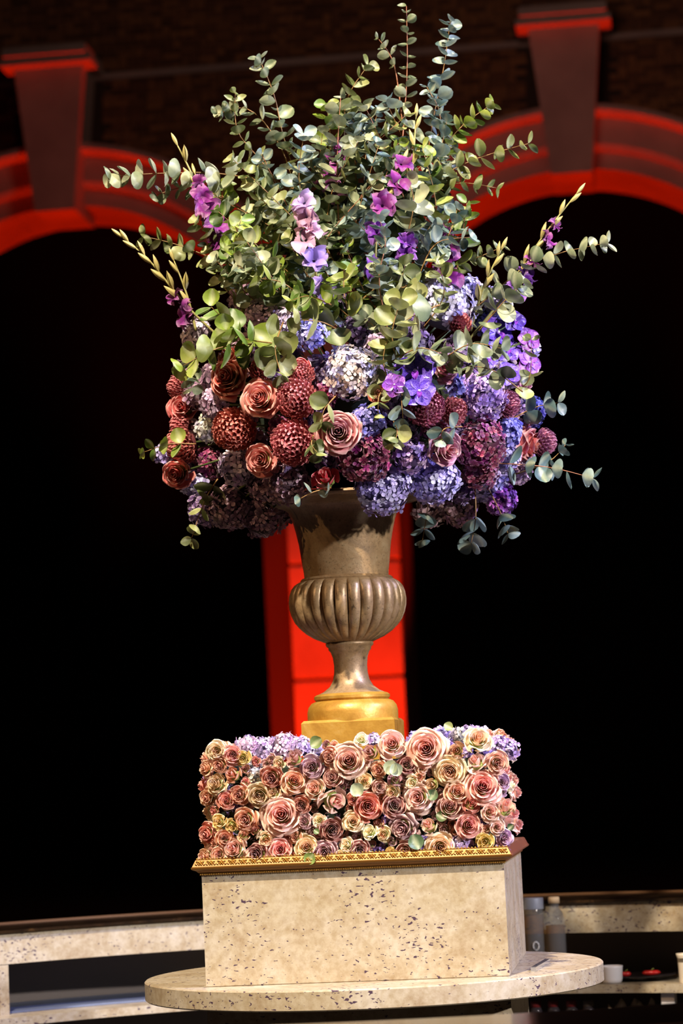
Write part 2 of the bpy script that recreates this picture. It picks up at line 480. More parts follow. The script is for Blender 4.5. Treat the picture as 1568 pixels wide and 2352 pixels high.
st = autosmooth(B().ring(R0 + .03, R0 + .32, 1.004, 1.010, a0, a1, n=24).obj('steel_tray', STEEL))
tag(st, 'flat steel tray lying on the shelf of the bar counter', 'tray')
# ================================================================ PEDESTAL
PH = .347
ped = empty('display_pedestal', Matrix.Identity(4))
tag(ped, 'square cream stone pedestal with round disc shelf carrying the rose block', 'pedestal')
B().box(-PH, PH, -PH, PH, DISC_Z, DISC_Z + .262, .002).obj('upper_block', TRAV, ped)
B().box(-PH, PH, -PH, PH, 0, DISC_Z - .046, .002).obj('lower_block', TRAV, ped)
d = B(); d.lathe([(.545, DISC_Z - .046), (.549, DISC_Z - .043), (.549, DISC_Z - .003), (.546, DISC_Z)], 128)
autosmooth(d.obj('disc_shelf', TRAV, ped))
st = B().box(-.006, .006, -.22, .02, 0, .010).obj('metal_strip', CHROME, None, Matrix.Translation((.415, -.02, DISC_Z + .0)) @ Matrix.Rotation(-.09, 4, 'Z'))
tag(st, 'thin bright metal strip lying on the round shelf beside the pedestal block', 'strip')
# gilt moulding frame
MZ = DISC_Z + .262
mol = empty('gilt_moulding', Matrix.Translation((0, 0, MZ)))
tag(mol, 'ornate gilt moulding band around the top of the stone pedestal', 'moulding')
prof = [(-.0, -.010), (.003, -.010), (.006, -.008), (.008, -.003), (.012, -.001), (.016, .003), (.026, .006), (.030, .009), (.0305, .013), (.027, .0155), (.0165, .035), (.012, .038), (-.02, .038)]
prof = [(o_*.68 if o_ > 0 else o_, z_*.76) for o_, z_ in prof]
def rail(ang, m, name='rail'):
    vs = []; n = len(prof)
    for s in (-1, 1):
        for (o_, z_) in prof: vs.append((s * (PH + o_), -(PH + o_), z_))
    fs = [(k, k + 1, n + k + 1, n + k) for k in range(n - 1)] + [(n - 1, 0, n, 2*n - 1)]
    return autosmooth(B().add(vs, fs).obj(name, m, mol, Matrix.Rotation(ang, 4, 'Z')), 25)
rail(0, GILTG)
for q in (1, 2, 3):
    o = rail(q * pi/2, GILT_SHADE if q == 1 else GILTG)
    if q == 1: o['label'] = 'gilt side rail with shade put into its colour'
# rosette: raised centre, ring of petals, two scrolls
b = B()
def dome(b, x, z, r, h, n=8):
    b.add([(x + r*math.cos(2*pi*i/n), 0, z + r*math.sin(2*pi*i/n)) for i in range(n)] + [(x + .6*r*math.cos(2*pi*i/n), -h*.75, z + .6*r*math.sin(2*pi*i/n)) for i in range(n)] + [(x, -h, z)],
          [(i, (i+1) % n, n + (i+1) % n, n + i) for i in range(n)] + [(n + i, n + (i+1) % n, 2*n) for i in range(n)])
dome(b, 0, 0, .0036, .0075)
for i in range(6):
    a = pi*i/3; dome(b, .0055*math.cos(a), .0050*math.sin(a), .0024, .005, 6)
for s in (-1, 1):
    b.tube([Vector((s*(.0085 + .0025*math.cos(t)), -.002, .0055*math.sin(t))) for t in [(-2.2 + 4.4*k/7) for k in range(8)]], .0013, 5)
    b.tube([Vector((s*(.003*k), -.003, .0068 - .0014*math.sin(k*1.0))) for k in range(4)], .0012, 4)
ROS = b.me('rosette', GILT, True)
nr = 29
# the rosettes sit on the upper sloping face of the rail
rows = [( 0.0, nr)]
for k in range(nr):
    x = -PH - .012 + (2*PH + .024) * (k + .5) / nr
    m = Matrix.Translation((x, -(PH + .0146), .0190)) @ Matrix.Rotation(math.radians(-25), 4, 'X') @ Matrix.Diagonal((1, .85, .78, 1))
    obj('rosette', ROS, mol, m)
b = B(); nb = 92
for k in range(nb):
    x = -PH - .012 + (2*PH + .024) * (k + .5) / nb
    for zz, yy in ((.0292, .0085),):
        b.add([(x + .0028*dx, -(PH + yy) + .0028*dy, zz + .0028*dz) for dx, dy, dz in ((1,0,0),(0,1,0),(-1,0,0),(0,-1,0),(0,0,1),(0,0,-1))],
              [(0,1,4),(1,2,4),(2,3,4),(3,0,4),(1,0,5),(2,1,5),(3,2,5),(0,3,5)])
tag(b.obj('bead_row', GILT, mol, smooth=True), kind='stuff')
b = B(); nb = 170
for k in range(nb):
    x = -PH - .004 + (2*PH + .008) * (k + .5) / nb
    b.add([(x + .0019*dx + .001*dz, -(PH + .0046) + .002*dy, -.0065 + .003*dz) for dx, dy, dz in ((1,0,0),(0,1,0),(-1,0,0),(0,-1,0),(0,0,1),(0,0,-1))],
          [(0,1,4),(1,2,4),(2,3,4),(3,0,4),(1,0,5),(2,1,5),(3,2,5),(0,3,5)])
tag(b.obj('rope_edge', GILT, mol, smooth=True), kind='stuff')
# ================================================================ URN
uc = at(838, 1700, 0.0)
# urn axis: stands on the pedestal
U0 = Vector((-.022, .0, 0))
def zpx(py):     # height on the urn axis that shows at picture row py
    lo, hi = 1.0, 4.0
    for _ in range(40):
        m = (lo + hi)/2
        if to_px(Vector((U0.x, U0.y, m)))[1] > py: lo = m
        else: hi = m
    return lo
PX = D0 / F_PX * 1.0
PLZ = MZ + .0005
urn = empty('garden_urn', Matrix.Translation((U0.x, U0.y, PLZ)))
tag(urn, 'tall aged gold campana urn with fluted bowl standing among the pedestal roses', 'urn')
def prof_px(lst): return [(r * PX, zpx(y) - PLZ) for r, y in lst]
neck = prof_px([(98, 1334), (97, 1325), (98, 1312), (101, 1292), (106, 1250), (112, 1220), (118, 1196), (128, 1172), (145, 1160), (176, 1154), (184, 1152), (188, 1146), (184, 1140), (150, 1138), (120, 1150), (110, 1200), (95, 1300)])
neck = prof_px([(104, 1336), (107, 1331), (103, 1327)]) + neck[1:]
autosmooth(B().lathe(neck, 96, cap=False).obj('neck', URN, urn, smooth=True), 50)
NG = 26
bowl = [(105, 1333), (112, 1336), (120, 1341), (127, 1350), (132, 1364), (134, 1380), (133, 1394), (129, 1410), (122, 1426), (111, 1440), (97, 1453), (80, 1464), (62, 1472), (52, 1476)]
def flute(k, a):
    amp = [0, .02, .07, .10, .11, .115, .12, .12, .12, .115, .11, .10, .07, 0][k]
    t = (a * NG / (2*pi)) % 1.0
    c = math.sqrt(max(0, 1 - (2*t - 1)**2 * .97))
    return 1 - amp * (1 - c)
autosmooth(B().lathe([(r*PX*1.012, zpx(y) - PLZ) for r, y in bowl][::-1], NG * 12, lambda k, a: flute(13 - k, a), cap=True).obj('fluted_bowl', URN, urn, smooth=True), 60)
stem = [(52, 1474), (55, 1478), (54, 1483), (49, 1487), (49, 1492), (44, 1498), (40, 1510), (38, 1528), (38.5, 1545), (42, 1562), (50, 1576), (64, 1587), (80, 1594)]
autosmooth(B().lathe(prof_px(stem)[::-1], 72, cap=True).obj('stem', URN, urn, smooth=True), 60)
foot = [(62, 1588), (82, 1594), (87, 1598), (87, 1604), (83, 1608), (94, 1613), (101, 1622), (104, 1634), (104, 1656)]
fo = autosmooth(B().lathe(prof_px(foot)[::-1], 72, cap=True).obj('foot', URN_LIT, urn, smooth=True), 45)
pz = zpx(1653) - PLZ
hw = .112
B().box(-hw, hw, -hw, hw, 0, pz, .006).obj('plinth', URN_LIT, urn)
fo['label'] = 'stepped gold foot with warm light put into its colour'
# ================================================================ FLOWER PARTS
def grid_mesh(name, fn, nu, nv, m, gfn=None, efn=None):
    vs, g, e = [], [], []
    for j in range(nv + 1):
        for i in range(nu + 1):
            u, v = -1 + 2*i/nu, j/nv
            vs.append(fn(u, v)); g.append(gfn(u, v) if gfn else 0.0); e.append(efn(u, v) if efn else 0.0)
    fs = [(j*(nu+1)+i, j*(nu+1)+i+1, (j+1)*(nu+1)+i+1, (j+1)*(nu+1)+i) for j in range(nv) for i in range(nu)]
    return mesh(name, vs, fs, m, True, {'g': g, 'e': e})
def rose_proto(n, seed, cup=0.55, curl=.35, wide=1.0, power=.95, hgt=.75, inner=.05):
    rnd = random.Random(seed); out = []
    for i in range(n):
        t = i / (n - 1.0)
        a0 = i * 2.399 + rnd.uniform(-.25, .25)
        R = inner + (.97 - inner) * t ** power
        W = (1.55 - .85 * t ** .6) * wide * rnd.uniform(.92, 1.08)
        zt = hgt - (hgt - .02) * t ** 1.6 + rnd.uniform(-.03, .03)
        zb = -.35 - .15 * t
        rb = .02 + .22 * t
        cl = curl * t * rnd.uniform(.7, 1.3)
        ph = rnd.uniform(0, 6)
        tip = rnd.uniform(.03, .10) * (.3 + t)
        def fn(u, v, a0=a0, R=R, W=W, zt=zt, zb=zb, rb=rb, cl=cl, t=t, ph=ph, tip=tip):
            w_ = W * (.45 + .55 * math.sin(min(1, v/.6) * pi/2)) * (1 - .42 * max(0, (v - .72)/.28)**2.2)
            bulge = math.sin(v * pi) * (.10 + .10 * t)
            r = rb + (R - rb) * (v ** (.55 if t > .4 else .4)) + bulge * R
            z = zb + (zt - zb) * (v ** .9)
            q = max(0, (v - .70) / .30)
            r += cl * .34 * q * q; z -= cl * .42 * q * q * (1 + .5*abs(u))
            z -= (.10 + .10*t) * u*u * v * (.4 + t*.6)
            z += tip * (1 - abs(u)) * q - tip*.5*q
            r *= 1 + .055 * u * (1 - .3*t)
            r += .018 * math.sin(3.1*u + ph) * v; z += .022 * math.sin(4.3*u + ph*1.7) * v
            a = a0 + u * w_
            return (r*math.cos(a), r*math.sin(a), z)
        gg = lambda u, v, t=t: max(0.0, min(1.0, t * 1.55 - .12 + .25 * (v - .6)))
        ee = lambda u, v, t=t: max(0.0, (v - .82) / .18) * .75 + max(0, abs(u) - .8) * .8 * v
        out.append(grid_mesh('petal', fn, 6, 5, PETAL, gg, ee))
    return out
ROSEP = {
 'open': [rose_proto(23, 1), rose_proto(24, 2, curl=.45), rose_proto(22, 3, curl=.3, wide=1.08)],
 'big': [rose_proto(32, 4, curl=.5, power=.85), rose_proto(30, 5, curl=.4, power=.9, wide=1.1)],
 'bud': [rose_proto(12, 6, curl=.1, power=1.1, hgt=1.1, inner=.10), rose_proto(13, 7, curl=.22, power=1.2, hgt=1.0)],
 'spray': [rose_proto(16, 8, curl=.4), rose_proto(15, 9, curl=.3, wide=1.1)],
}
def rim_core(): 
    b = B(); b.lathe([(.05, -.55), (.35, -.5), (.55, -.3), (.45, -.1), (.1, .0)], 10); return b.me('calyx', BUDG, True)
CALYX = rim_core()
# floret variants (hydrangea)
def floret(seed):
    rnd = random.Random(seed); vs = [(0, 0, 0)]; fs = []; g = [1.0]; e = [0.0]
    for k in range(4):
        a = k*pi/2 + rnd.uniform(-.12, .12); L = rnd.uniform(.9, 1.08); wd = rnd.uniform(.40, .48); up = rnd.uniform(-.05, .32)
        c, s = math.cos(a), math.sin(a)
        tw = rnd.uniform(-.14, .14)
        n = len(vs)
        for (x, y, z, gg, ee) in ((.28, -.20, .06, .6, 0), (.28, .20, .06, .6, 0), (.62, -wd, up*.7 + tw, 0, .2), (.62, 0, up*.45, 0, 0), (.62, wd, up*.7 - tw, 0, .2), (L*.92, -wd*.55, up*1.05 + tw, 0, .5), (L, 0, up*.9, 0, .5), (L*.92, wd*.55, up*1.05 - tw, 0, .5)):
            vs.append((x*c - y*s, x*s + y*c, z)); g.append(gg); e.append(ee)
        fs += [(0, n, n+1), (n, n+2, n+3), (n, n+3, n+1), (n+1, n+3, n+4), (n+2, n+5, n+6, n+3), (n+3, n+6, n+7, n+4)]
    return mesh('floret', vs, fs, PETAL, True, {'g': [1 - x*.9 for x in g], 'e': [x * .8 for x in e]})
FLORETS = [floret(i) for i in range(5)]
HCORE = B().lathe([(.05, -.80), (.5, -.65), (.76, -.3), (.80, .0), (.72, .38), (.45, .68), (.1, .80)], 12).me('flower_bed', PETAL, True)
# mum petal: narrow, spoon-shaped, curling over toward +X
def mum_petal():
    def fn(u, v):
        wdt = .100 * math.sin(min(1, v*1.1 + .12) * pi * .82 + .25) + .02
        ang = v * 1.75
        x = .40 * (1 - math.cos(ang)) * .62 - .05
        z = .46 * math.sin(ang) * .80
        return (x - .035*u*u, u * wdt, z - .0 + .03*u*u)
    return grid_mesh('petal', fn, 3, 5, PETAL, lambda u, v: .25 + .75*v, lambda u, v: .55 * max(0, (v - .55)))
MUMP = mum_petal()
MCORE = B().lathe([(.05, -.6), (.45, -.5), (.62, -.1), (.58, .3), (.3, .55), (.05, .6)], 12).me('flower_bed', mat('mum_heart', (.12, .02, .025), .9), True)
# eucalyptus leaf: unit length, petiole at the origin, along +X, normal +Z
def euc_leaf(kind):
    W, tipk = {0: (.50, .0), 1: (.42, .12), 2: (.56, .0), 3: (.30, .25)}[kind]
    def fn(u, v):
        s = math.sin(pi * (v*.94 + .03)) ** (.62 if tipk < .2 else .85)
        if v > .8: s *= 1 - tipk * (v - .8) / .2
        x = .06 + .94 * v
        return (x, u * W * s, .10 * math.sin(v*pi) * (1 - u*u) * -1 + .12*u*u*s + .06*v*v)
    return grid_mesh('leaf', fn, 4, 6, LEAF, lambda u, v: 1.0 if abs(u) < .01 else .0)
EUC = [euc_leaf(k) for k in range(4)]
# ---------------------------------------------------------------- registry for labels
REG = []
def reg(o, px, py, desc, cat, group, front=0):
    REG.append(dict(o=o, x=px, y=py, d=desc, cat=cat, g=group)); return o
def rose(px, py, r_px, col, heart, desc, loc, nrm, style='open', group='roses', spin=None):
    s = r_px * PX * 1.07
    o = empty('rose', frame(loc, nrm, random.uniform(0, 6.28) if spin is None else spin, s))
    for me in random.choice(ROSEP[style]): obj('petal', me, o, None, col, heart)
    obj('calyx', CALYX, o)
    return reg(o, px, py, desc, 'rose', group)
def hydrangea(px, py, r_px, cols, desc, loc, nrm, group='hydrangea heads', jit=.06, fs=11.5, squash=.9):
    R = r_px * PX; s = R
    m = frame(loc, nrm, random.uniform(0, 6.28), s) @ Matrix.Diagonal((1, 1, squash, 1))
    o = empty('hydrangea', frame(loc, nrm, random.uniform(0, 6.28), s))
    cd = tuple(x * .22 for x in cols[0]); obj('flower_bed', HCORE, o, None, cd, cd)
    fr = fs / r_px
    n = int(2.8 * 1.55 / (fr * fr) / 1.02)
    n = max(16, min(160, n)); lump = random.uniform(0, 6)
    for i in range(n):
        z = 1 - 1.5 * (i + .5) / n
        a = i * 2.39996 + random.uniform(-.15, .15)
        q = math.sqrt(max(0, 1 - z*z))
        d = Vector((q*math.cos(a), q*math.sin(a), z))
        rr = random.uniform(.84, 1.02) * (1 + .10*math.sin(3.1*a*.0 + 4*d.x + lump) * math.cos(3.3*d.y + lump*2))
        nn = (d + Vector((random.gauss(0, .28), random.gauss(0, .28), random.gauss(0, .28)))).normalized()
        c = random.choice(cols); k = random.uniform(.85, 1.3)
        cc = tuple(max(0, min(1, x * k + random.uniform(-jit, jit) * .3)) for x in c)
        mm = frame(Vector((d.x, d.y, d.z * squash)) * rr, nn, random.uniform(0, 6.28), fr * random.uniform(.9, 1.15))
        obj('floret', random.choice(FLORETS), o, mm, cc, tuple(x * .55 for x in cc))
    return reg(o, px, py, desc, 'hydrangea', group)
def mum(px, py, r_px, col, desc, loc, nrm, group='chrysanthemums'):
    o = empty('chrysanthemum', frame(loc, nrm, random.uniform(0, 6.28), r_px * PX))
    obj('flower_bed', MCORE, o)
    n = 150 if r_px > 35 else 110
    for i in range(n):
        z = 1 - 1.35 * (i + .4) / n
        a = i * 2.39996
        q = math.sqrt(max(0, 1 - z*z)); d = Vector((q*math.cos(a), q*math.sin(a), z))
        pole = Vector((0, 0, 1)); tg = (pole - d * pole.dot(d)); tg = tg.normalized() if tg.length > 1e-3 else Vector((1, 0, 0))
        zd = (d - tg * .15).normalized(); xd = (tg - zd * tg.dot(zd)).normalized(); yd = zd.cross(xd)
        m = Matrix((xd, yd, zd)).transposed().to_4x4()
        sc = random.uniform(.85, 1.1) * (1.0 if n > 90 else 1.15)
        m = Matrix.Translation(d * .58) @ m @ Matrix.Rotation(random.uniform(-.25, .25), 4, 'Z') @ Matrix.Scale(sc, 4)
        k = random.uniform(.8, 1.2)
        obj('petal', MUMP, o, m, tuple(x*k for x in col), tuple(x*.5 for x in col))
    return reg(o, px, py, desc, 'chrysanthemum', group)
def orch_petal(W, L, cup, ruf):
    def fn(u, v):
        s = math.sin(pi * (v**.8 * .93 + .05)) ** .6
        return (.05 + L*v, u*W*s, cup*v*v + .10*u*u*s + ruf*math.sin(5*u + 2)*v)
    return fn
OP = [grid_mesh('petal', orch_petal(.56, .95, -.1, .04), 6, 6, ORCHID), grid_mesh('petal', orch_petal(.50, .90, .08, .03), 6, 6, ORCHID)]
LIP = grid_mesh('lip', lambda u, v: (.45*v, u*.16*math.sin(pi*(v*.8+.15)), .25*math.sin(v*2.6) + .1*u*u), 4, 5, PETAL, lambda u, v: 1.0)
COLUMN = B().lathe([(.06, 0), (.09, .08), (.06, .18), (.01, .2)], 8).me('column', PETAL, True)
def orchid(px, py, r_px, col, desc, loc, nrm):
    o = empty('orchid', frame(loc, nrm, random.uniform(-.5, .5) + pi/2, r_px * PX))
    for k in range(5):
        a = k * 2*pi/5 + .0
        obj('petal', OP[k % 2], o, Matrix.Rotation(a, 4, 'Z') @ Matrix.Translation((0, 0, .015*(k % 2))), tuple(x*random.uniform(.85, 1.15) for x in col))
    obj('lip', LIP, o, Matrix.Rotation(pi, 4, 'Z'), (.16, .02, .34), (.16, .02, .34))
    obj('column', COLUMN, o, None, (.6, .5, .7), (.6, .5, .7))
    return reg(o, px, py, desc, 'orchid', 'violet orchids')
def glad_petal(ph, tw):
    def fn(u, v):
        s_ = .44 * math.sin(pi*(v**.85*.86 + .07)) ** .75
        x = .10 + .62*v + .22*v*v
        z = .70*v - .62*v**3 + .10*math.sin(7*u + ph)*v*v + .16*u*u*v + tw*u*v
        return (x, u*s_ + .05*math.sin(4*v + ph), z)
    return grid_mesh('petal', fn, 6, 6, PETAL, lambda u, v: v, lambda u, v: .6*max(0, v - .6))
GPS = [glad_petal(1, .22), glad_petal(3, -.25), glad_petal(5, .05)]
GT = B().lathe([(.04, -.55), (.10, -.2), (.17, .02), (.13, .0)], 9, cap=False).me('floret', PETAL, True)
BR = grid_mesh('bract', lambda u, v: (.0 + .16*math.sin(v*pi)*(1-abs(u)*.8), u*.13*math.sin(pi*(v*.9+.06)), v), 4, 5, BRACT)
def gladiolus(pts, florets, buds, desc, stem_r=.0038):
    """pts: (px, py, off) along the spike; florets: (t, size_px, colour, side)"""
    P = [at(*p) for p in pts]
    base = P[0]
    o = empty('gladiolus', Matrix.Translation(base))
    n = 12; path = [curve(P, k/n) - base for k in range(n + 1)]
    obj('stem', B().tube(path, [stem_r * (1 - .6*k/n) for k in range(n+1)], 6).me('stem', mat_once('glad_stem', (.32, .30, .10)), True), o)
    mid = curve(P, .5)
    for (t, s, col, side) in florets:
        p = curve(P, t) - base; tg = (curve(P, min(1, t + .05)) - curve(P, max(0, t - .05))).normalized()
        sd = (_r * side[0] + UP * side[1] - _h * side[2]).normalized()
        fm = frame(p + sd * s * PX * .5, sd + tg*random.uniform(.1, .7) + _r*random.uniform(-.6, .6), random.uniform(0, 6), s * PX)
        f = obj('floret', GT, o, fm, col, tuple(x*.4 for x in col))
        for k in range(6):
            kk = random.uniform(.8, 1.2); cc = tuple(min(1, x*kk) for x in col)
            obj('petal', random.choice(GPS), f, Matrix.Rotation(k*pi/3 + random.uniform(-.2, .2), 4, 'Z') @ Matrix.Rotation(random.uniform(-.25, .3), 4, 'Y') @ Matrix.Scale(random.uniform(.75, 1.25), 4), cc, tuple(x*.45 for x in cc))
    for i in range(buds):
        t = .35 + .65 * i / max(1, buds - 1)
        p = curve(P, t) - base; tg = (curve(P, min(1, t + .04)) - curve(P, max(0, t - .04))).normalized()
        sd = (_r * (1 if i % 2 else -1) * .5 - _h*.25).normalized()
        m = frame(p, tg + sd * (.38 if t < .97 else 0), 0, .055 * (1.15 - .5*t))
        m = m @ Matrix.Rotation(random.uniform(-.6, .6), 4, 'Z')
        obj('bract', BR, o, m)
        obj('bract', BR, o, m @ Matrix.Rotation(pi, 4, 'Z'))
    q = to_px(curve(P, .75))
    return reg(o, q[0], q[1], desc, 'gladiolus', 'gladiolus spikes')
_m = {}
def mat_once(n, c):
    if n not in _m: _m[n] = mat(n, c, .5)
    return _m[n]
def curve(P, t):
    if len(P) == 2: return P[0].lerp(P[1], t)
    s = t * (len(P) - 1); i = min(int(s), len(P) - 2); f = s - i
    p0, p1, p2, p3 = P[max(i-1, 0)], P[i], P[i+1], P[min(i+2, len(P)-1)]
    return .5 * ((2*p1) + (-p0 + p2)*f + (2*p0 - 5*p1 + 4*p2 - p3)*f*f + (-p0 + 3*p1 - 3*p2 + p3)*f*f*f)
GREENS = {
 'olive': [(.19, .22, .065), (.27, .29, .11), (.11, .14, .045)],
 'grey': [(.22, .26, .15), (.31, .34, .21), (.13, .17, .095)],
 'blue': [(.16, .23, .22), (.24, .32, .30), (.09, .15, .145)],
 'bright': [(.18, .25, .03), (.25, .30, .06), (.09, .16, .025)],
}
def euc(pts, leaf_px, tone, desc, t0=.25, gap_px=None, kinds=(0, 1, 2), group='eucalyptus stems', face=.35, taper=.32, rcol=STEM, sr=.0016, regit=True):
    P = [at(*p) for p in pts]
    base = P[0].copy(); o = empty('eucalyptus_stem', Matrix.Translation(base))
    n = 10; path = [curve(P, k/n) - base for k in range(n + 1)]
    L = sum((path[k+1] - path[k]).length for k in range(n))
    obj('stem', B().tube(path, [sr * (1.25 - .8*k/n) for k in range(n+1)], 5).me('stem', rcol, True), o)
    gap = (gap_px or leaf_px * .72) * PX
    npair = max(2, int(L * (1 - t0) / gap))
    roll = random.uniform(0, pi)
    cols = GREENS[tone]
    for i in range(npair + 1):
        t = t0 + (1 - t0) * i / npair
        p = curve(P, t) - base
        tg = (curve(P, min(1, t + .03)) - curve(P, max(0, t - .03))).normalized()
        a = tg.orthogonal().normalized(); bb = tg.cross(a)
        roll += pi/2 + random.uniform(-.3, .3)
        sz = leaf_px * PX * (1 - taper * ((t - t0)/(1 - t0))**1.6) * random.uniform(.85, 1.1)
        for sgn in (0, pi):
            if random.random() < .05: continue
            dr = a*math.cos(roll + sgn) + bb*math.sin(roll + sgn)
            lift = random.uniform(.15, .75)
            x = (dr + tg * lift + Vector((0, 0, -.12))).normalized()
            nz = (tg - x * tg.dot(x)).normalized()
            if face: nz = (nz + (-_h) * face * random.uniform(.5, 1.5)); nz = (nz - x * nz.dot(x)).normalized()
            y = nz.cross(x)
            m = Matrix((x, y, nz)).transposed().to_4x4()
            m = Matrix.Translation(p) @ m @ Matrix.Rotation(random.gauss(0, .5), 4, 'X') @ Matrix.Scale(sz, 4)
            c = random.choice(cols); k = random.uniform(.8, 1.2)
            obj('leaf', EUC[random.choice(kinds)], o, m, tuple(q*k for q in c))
    q = to_px(P[-1].lerp(P[0], .15))
    if regit: reg(o, q[0], q[1], desc, 'eucalyptus', group)
    return o
# ================================================================ ROSE BLOCK on the pedestal
BX0, BX1 = -PH + .012, PH - .012
RZ0, RZ1 = MZ + .042, MZ + .038 + .262
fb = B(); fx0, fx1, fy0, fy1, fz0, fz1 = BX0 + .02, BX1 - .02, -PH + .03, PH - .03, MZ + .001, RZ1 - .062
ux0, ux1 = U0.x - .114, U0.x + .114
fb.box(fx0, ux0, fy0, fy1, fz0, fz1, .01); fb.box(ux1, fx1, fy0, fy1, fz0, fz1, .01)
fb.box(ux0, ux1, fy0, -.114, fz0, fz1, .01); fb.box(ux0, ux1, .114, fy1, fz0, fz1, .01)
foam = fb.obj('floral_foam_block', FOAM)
tag(foam, 'dark floral foam block glimpsed in the gaps between the pedestal roses', 'floral foam')
# a hole in the packing is left for the urn: the foam is one block under and round its plinth
BL = {
 'pale': ((.72, .47, .38), (.62, .22, .16)), 'pink': ((.72, .40, .34), (.60, .11, .10)), 'terra': ((.50, .19, .13), (.30, .045, .03)),
 'peach': ((.70, .43, .28), (.55, .16, .06)), 'cream': ((.78, .66, .45), (.66, .32, .13)), 'white': ((.82, .76, .62), (.72, .58, .30)),
 'mauve': ((.52, .32, .36), (.36, .12, .13)), 'salmon': ((.62, .29, .18), (.44, .11, .05)), 'dark': ((.36, .14, .13), (.16, .025, .025)),
 'dusty': ((.56, .30, .26), (.36, .11, .09)), 'yellow': ((.68, .50, .18), (.60, .38, .06)), 'tan': ((.58, .43, .24), (.46, .24, .09)),
 'coral': ((.66, .26, .20), (.52, .09, .06)), 'lilac': ((.55, .36, .52), (.42, .16, .32)), 'blush': ((.74, .54, .48), (.62, .24, .17)),
}
NM = {'pale': 'pale pink', 'pink': 'pink', 'terra': 'terracotta', 'peach': 'peach', 'cream': 'cream', 'white': 'ivory', 'mauve': 'dusky mauve', 'salmon': 'salmon', 'dark': 'dark brownish',
      'dusty': 'dusty pink', 'yellow': 'yellow', 'tan': 'tan', 'coral': 'coral', 'lilac': 'lilac', 'blush': 'blush'}
FRONT = [ # px, py, r, colour, style
 (800,1748,40,'pale','big'),(647,1872,45,'pale','big'),(624,1786,26,'terra','open'),(675,1794,29,'peach','open'),(715,1762,26,'mauve','open'),
 (723,1813,27,'blush','open'),(678,1742,22,'dusty','bud'),(641,1752,15,'cream','spray'),(757,1739,21,'salmon','open'),(764,1785,24,'dusty','open'),
 (830,1698,16,'white','spray'),(549,1825,22,'salmon','open'),(596,1826,28,'tan','open'),(497,1800,23,'tan','open'),(537,1780,21,'salmon','bud'),
 (470,1765,20,'peach','open'),(497,1724,22,'cream','open'),(535,1734,23,'pink','open'),(558,1741,17,'yellow','spray'),(504,1757,19,'salmon','open'),
 (473,1831,21,'peach','open'),(520,1838,21,'coral','open'),(692,1849,21,'terra','open'),(765,1838,32,'blush','bud'),(811,1836,15,'coral','spray'),
 (698,1887,17,'mauve','open'),(733,1884,17,'white','spray'),(763,1905,27,'dark','open'),(811,1887,23,'cream','open'),(564,1882,27,'salmon','open'),
 (504,1887,18,'yellow','spray'),(532,1897,16,'yellow','bud'),(472,1915,23,'coral','open'),(517,1925,20,'salmon','open'),(539,1951,29,'pale','open'),
 (590,1963,27,'dark','open'),(611,1928,19,'cream','spray'),(643,1951,26,'pink','open'),(678,1923,15,'salmon','spray'),(704,1946,27,'cream','open'),
 (746,1958,27,'mauve','open'),(796,1939,17,'white','spray'),(786,1966,16,'cream','spray'),(826,1951,20,'dark','open'),(466,1969,19,'peach','open'),
 (484,1955,17,'blush','bud'),(503,1962,18,'peach','open'),(560,1918,15,'peach','bud'),(588,1908,13,'terra','bud'),(628,1823,16,'tan','spray'),
 (901,1709,31,'blush','open'),(978,1720,42,'pale','big'),(853,1729,21,'dusty','bud'),(934,1755,20,'dark','open'),(870,1768,20,'peach','open'),
 (837,1794,18,'cream','spray'),(1032,1771,33,'cream','big'),(1049,1724,19,'peach','bud'),(1097,1700,31,'cream','open'),(1095,1752,24,'blush','bud'),
 (1142,1752,26,'pale','open'),(1108,1807,38,'pink','big'),(961,1832,34,'blush','open'),(901,1820,17,'cream','spray'),(948,1797,17,'white','spray'),
 (964,1785,13,'peach','spray'),(872,1807,16,'dusty','open'),(845,1852,32,'coral','open'),(905,1850,26,'dark','open'),(994,1802,19,'tan','bud'),
 (1049,1818,27,'peach','open'),(1032,1854,31,'dusty','open'),(1081,1847,20,'coral','bud'),(1125,1865,22,'blush','open'),(1076,1895,29,'pink','open'),
 (926,1901,31,'mauve','open'),(986,1898,21,'blush','bud'),(849,1911,18,'white','spray'),(880,1917,17,'cream','spray'),(1011,1945,31,'cream','open'),
 (932,1956,23,'dusty','open'),(898,1962,16,'yellow','spray'),(845,1969,14,'white','spray'),(1114,1933,21,'yellow','spray'),(1158,1857,25,'pale','bud'),
 (1141,1900,17,'blush','open'),(969,1766,14,'blush','spray'),(909,1790,17,'mauve','bud'),(1152,1797,17,'lilac','open'),(1158,1925,19,'lilac','open'),
]
FY = -PH + .012
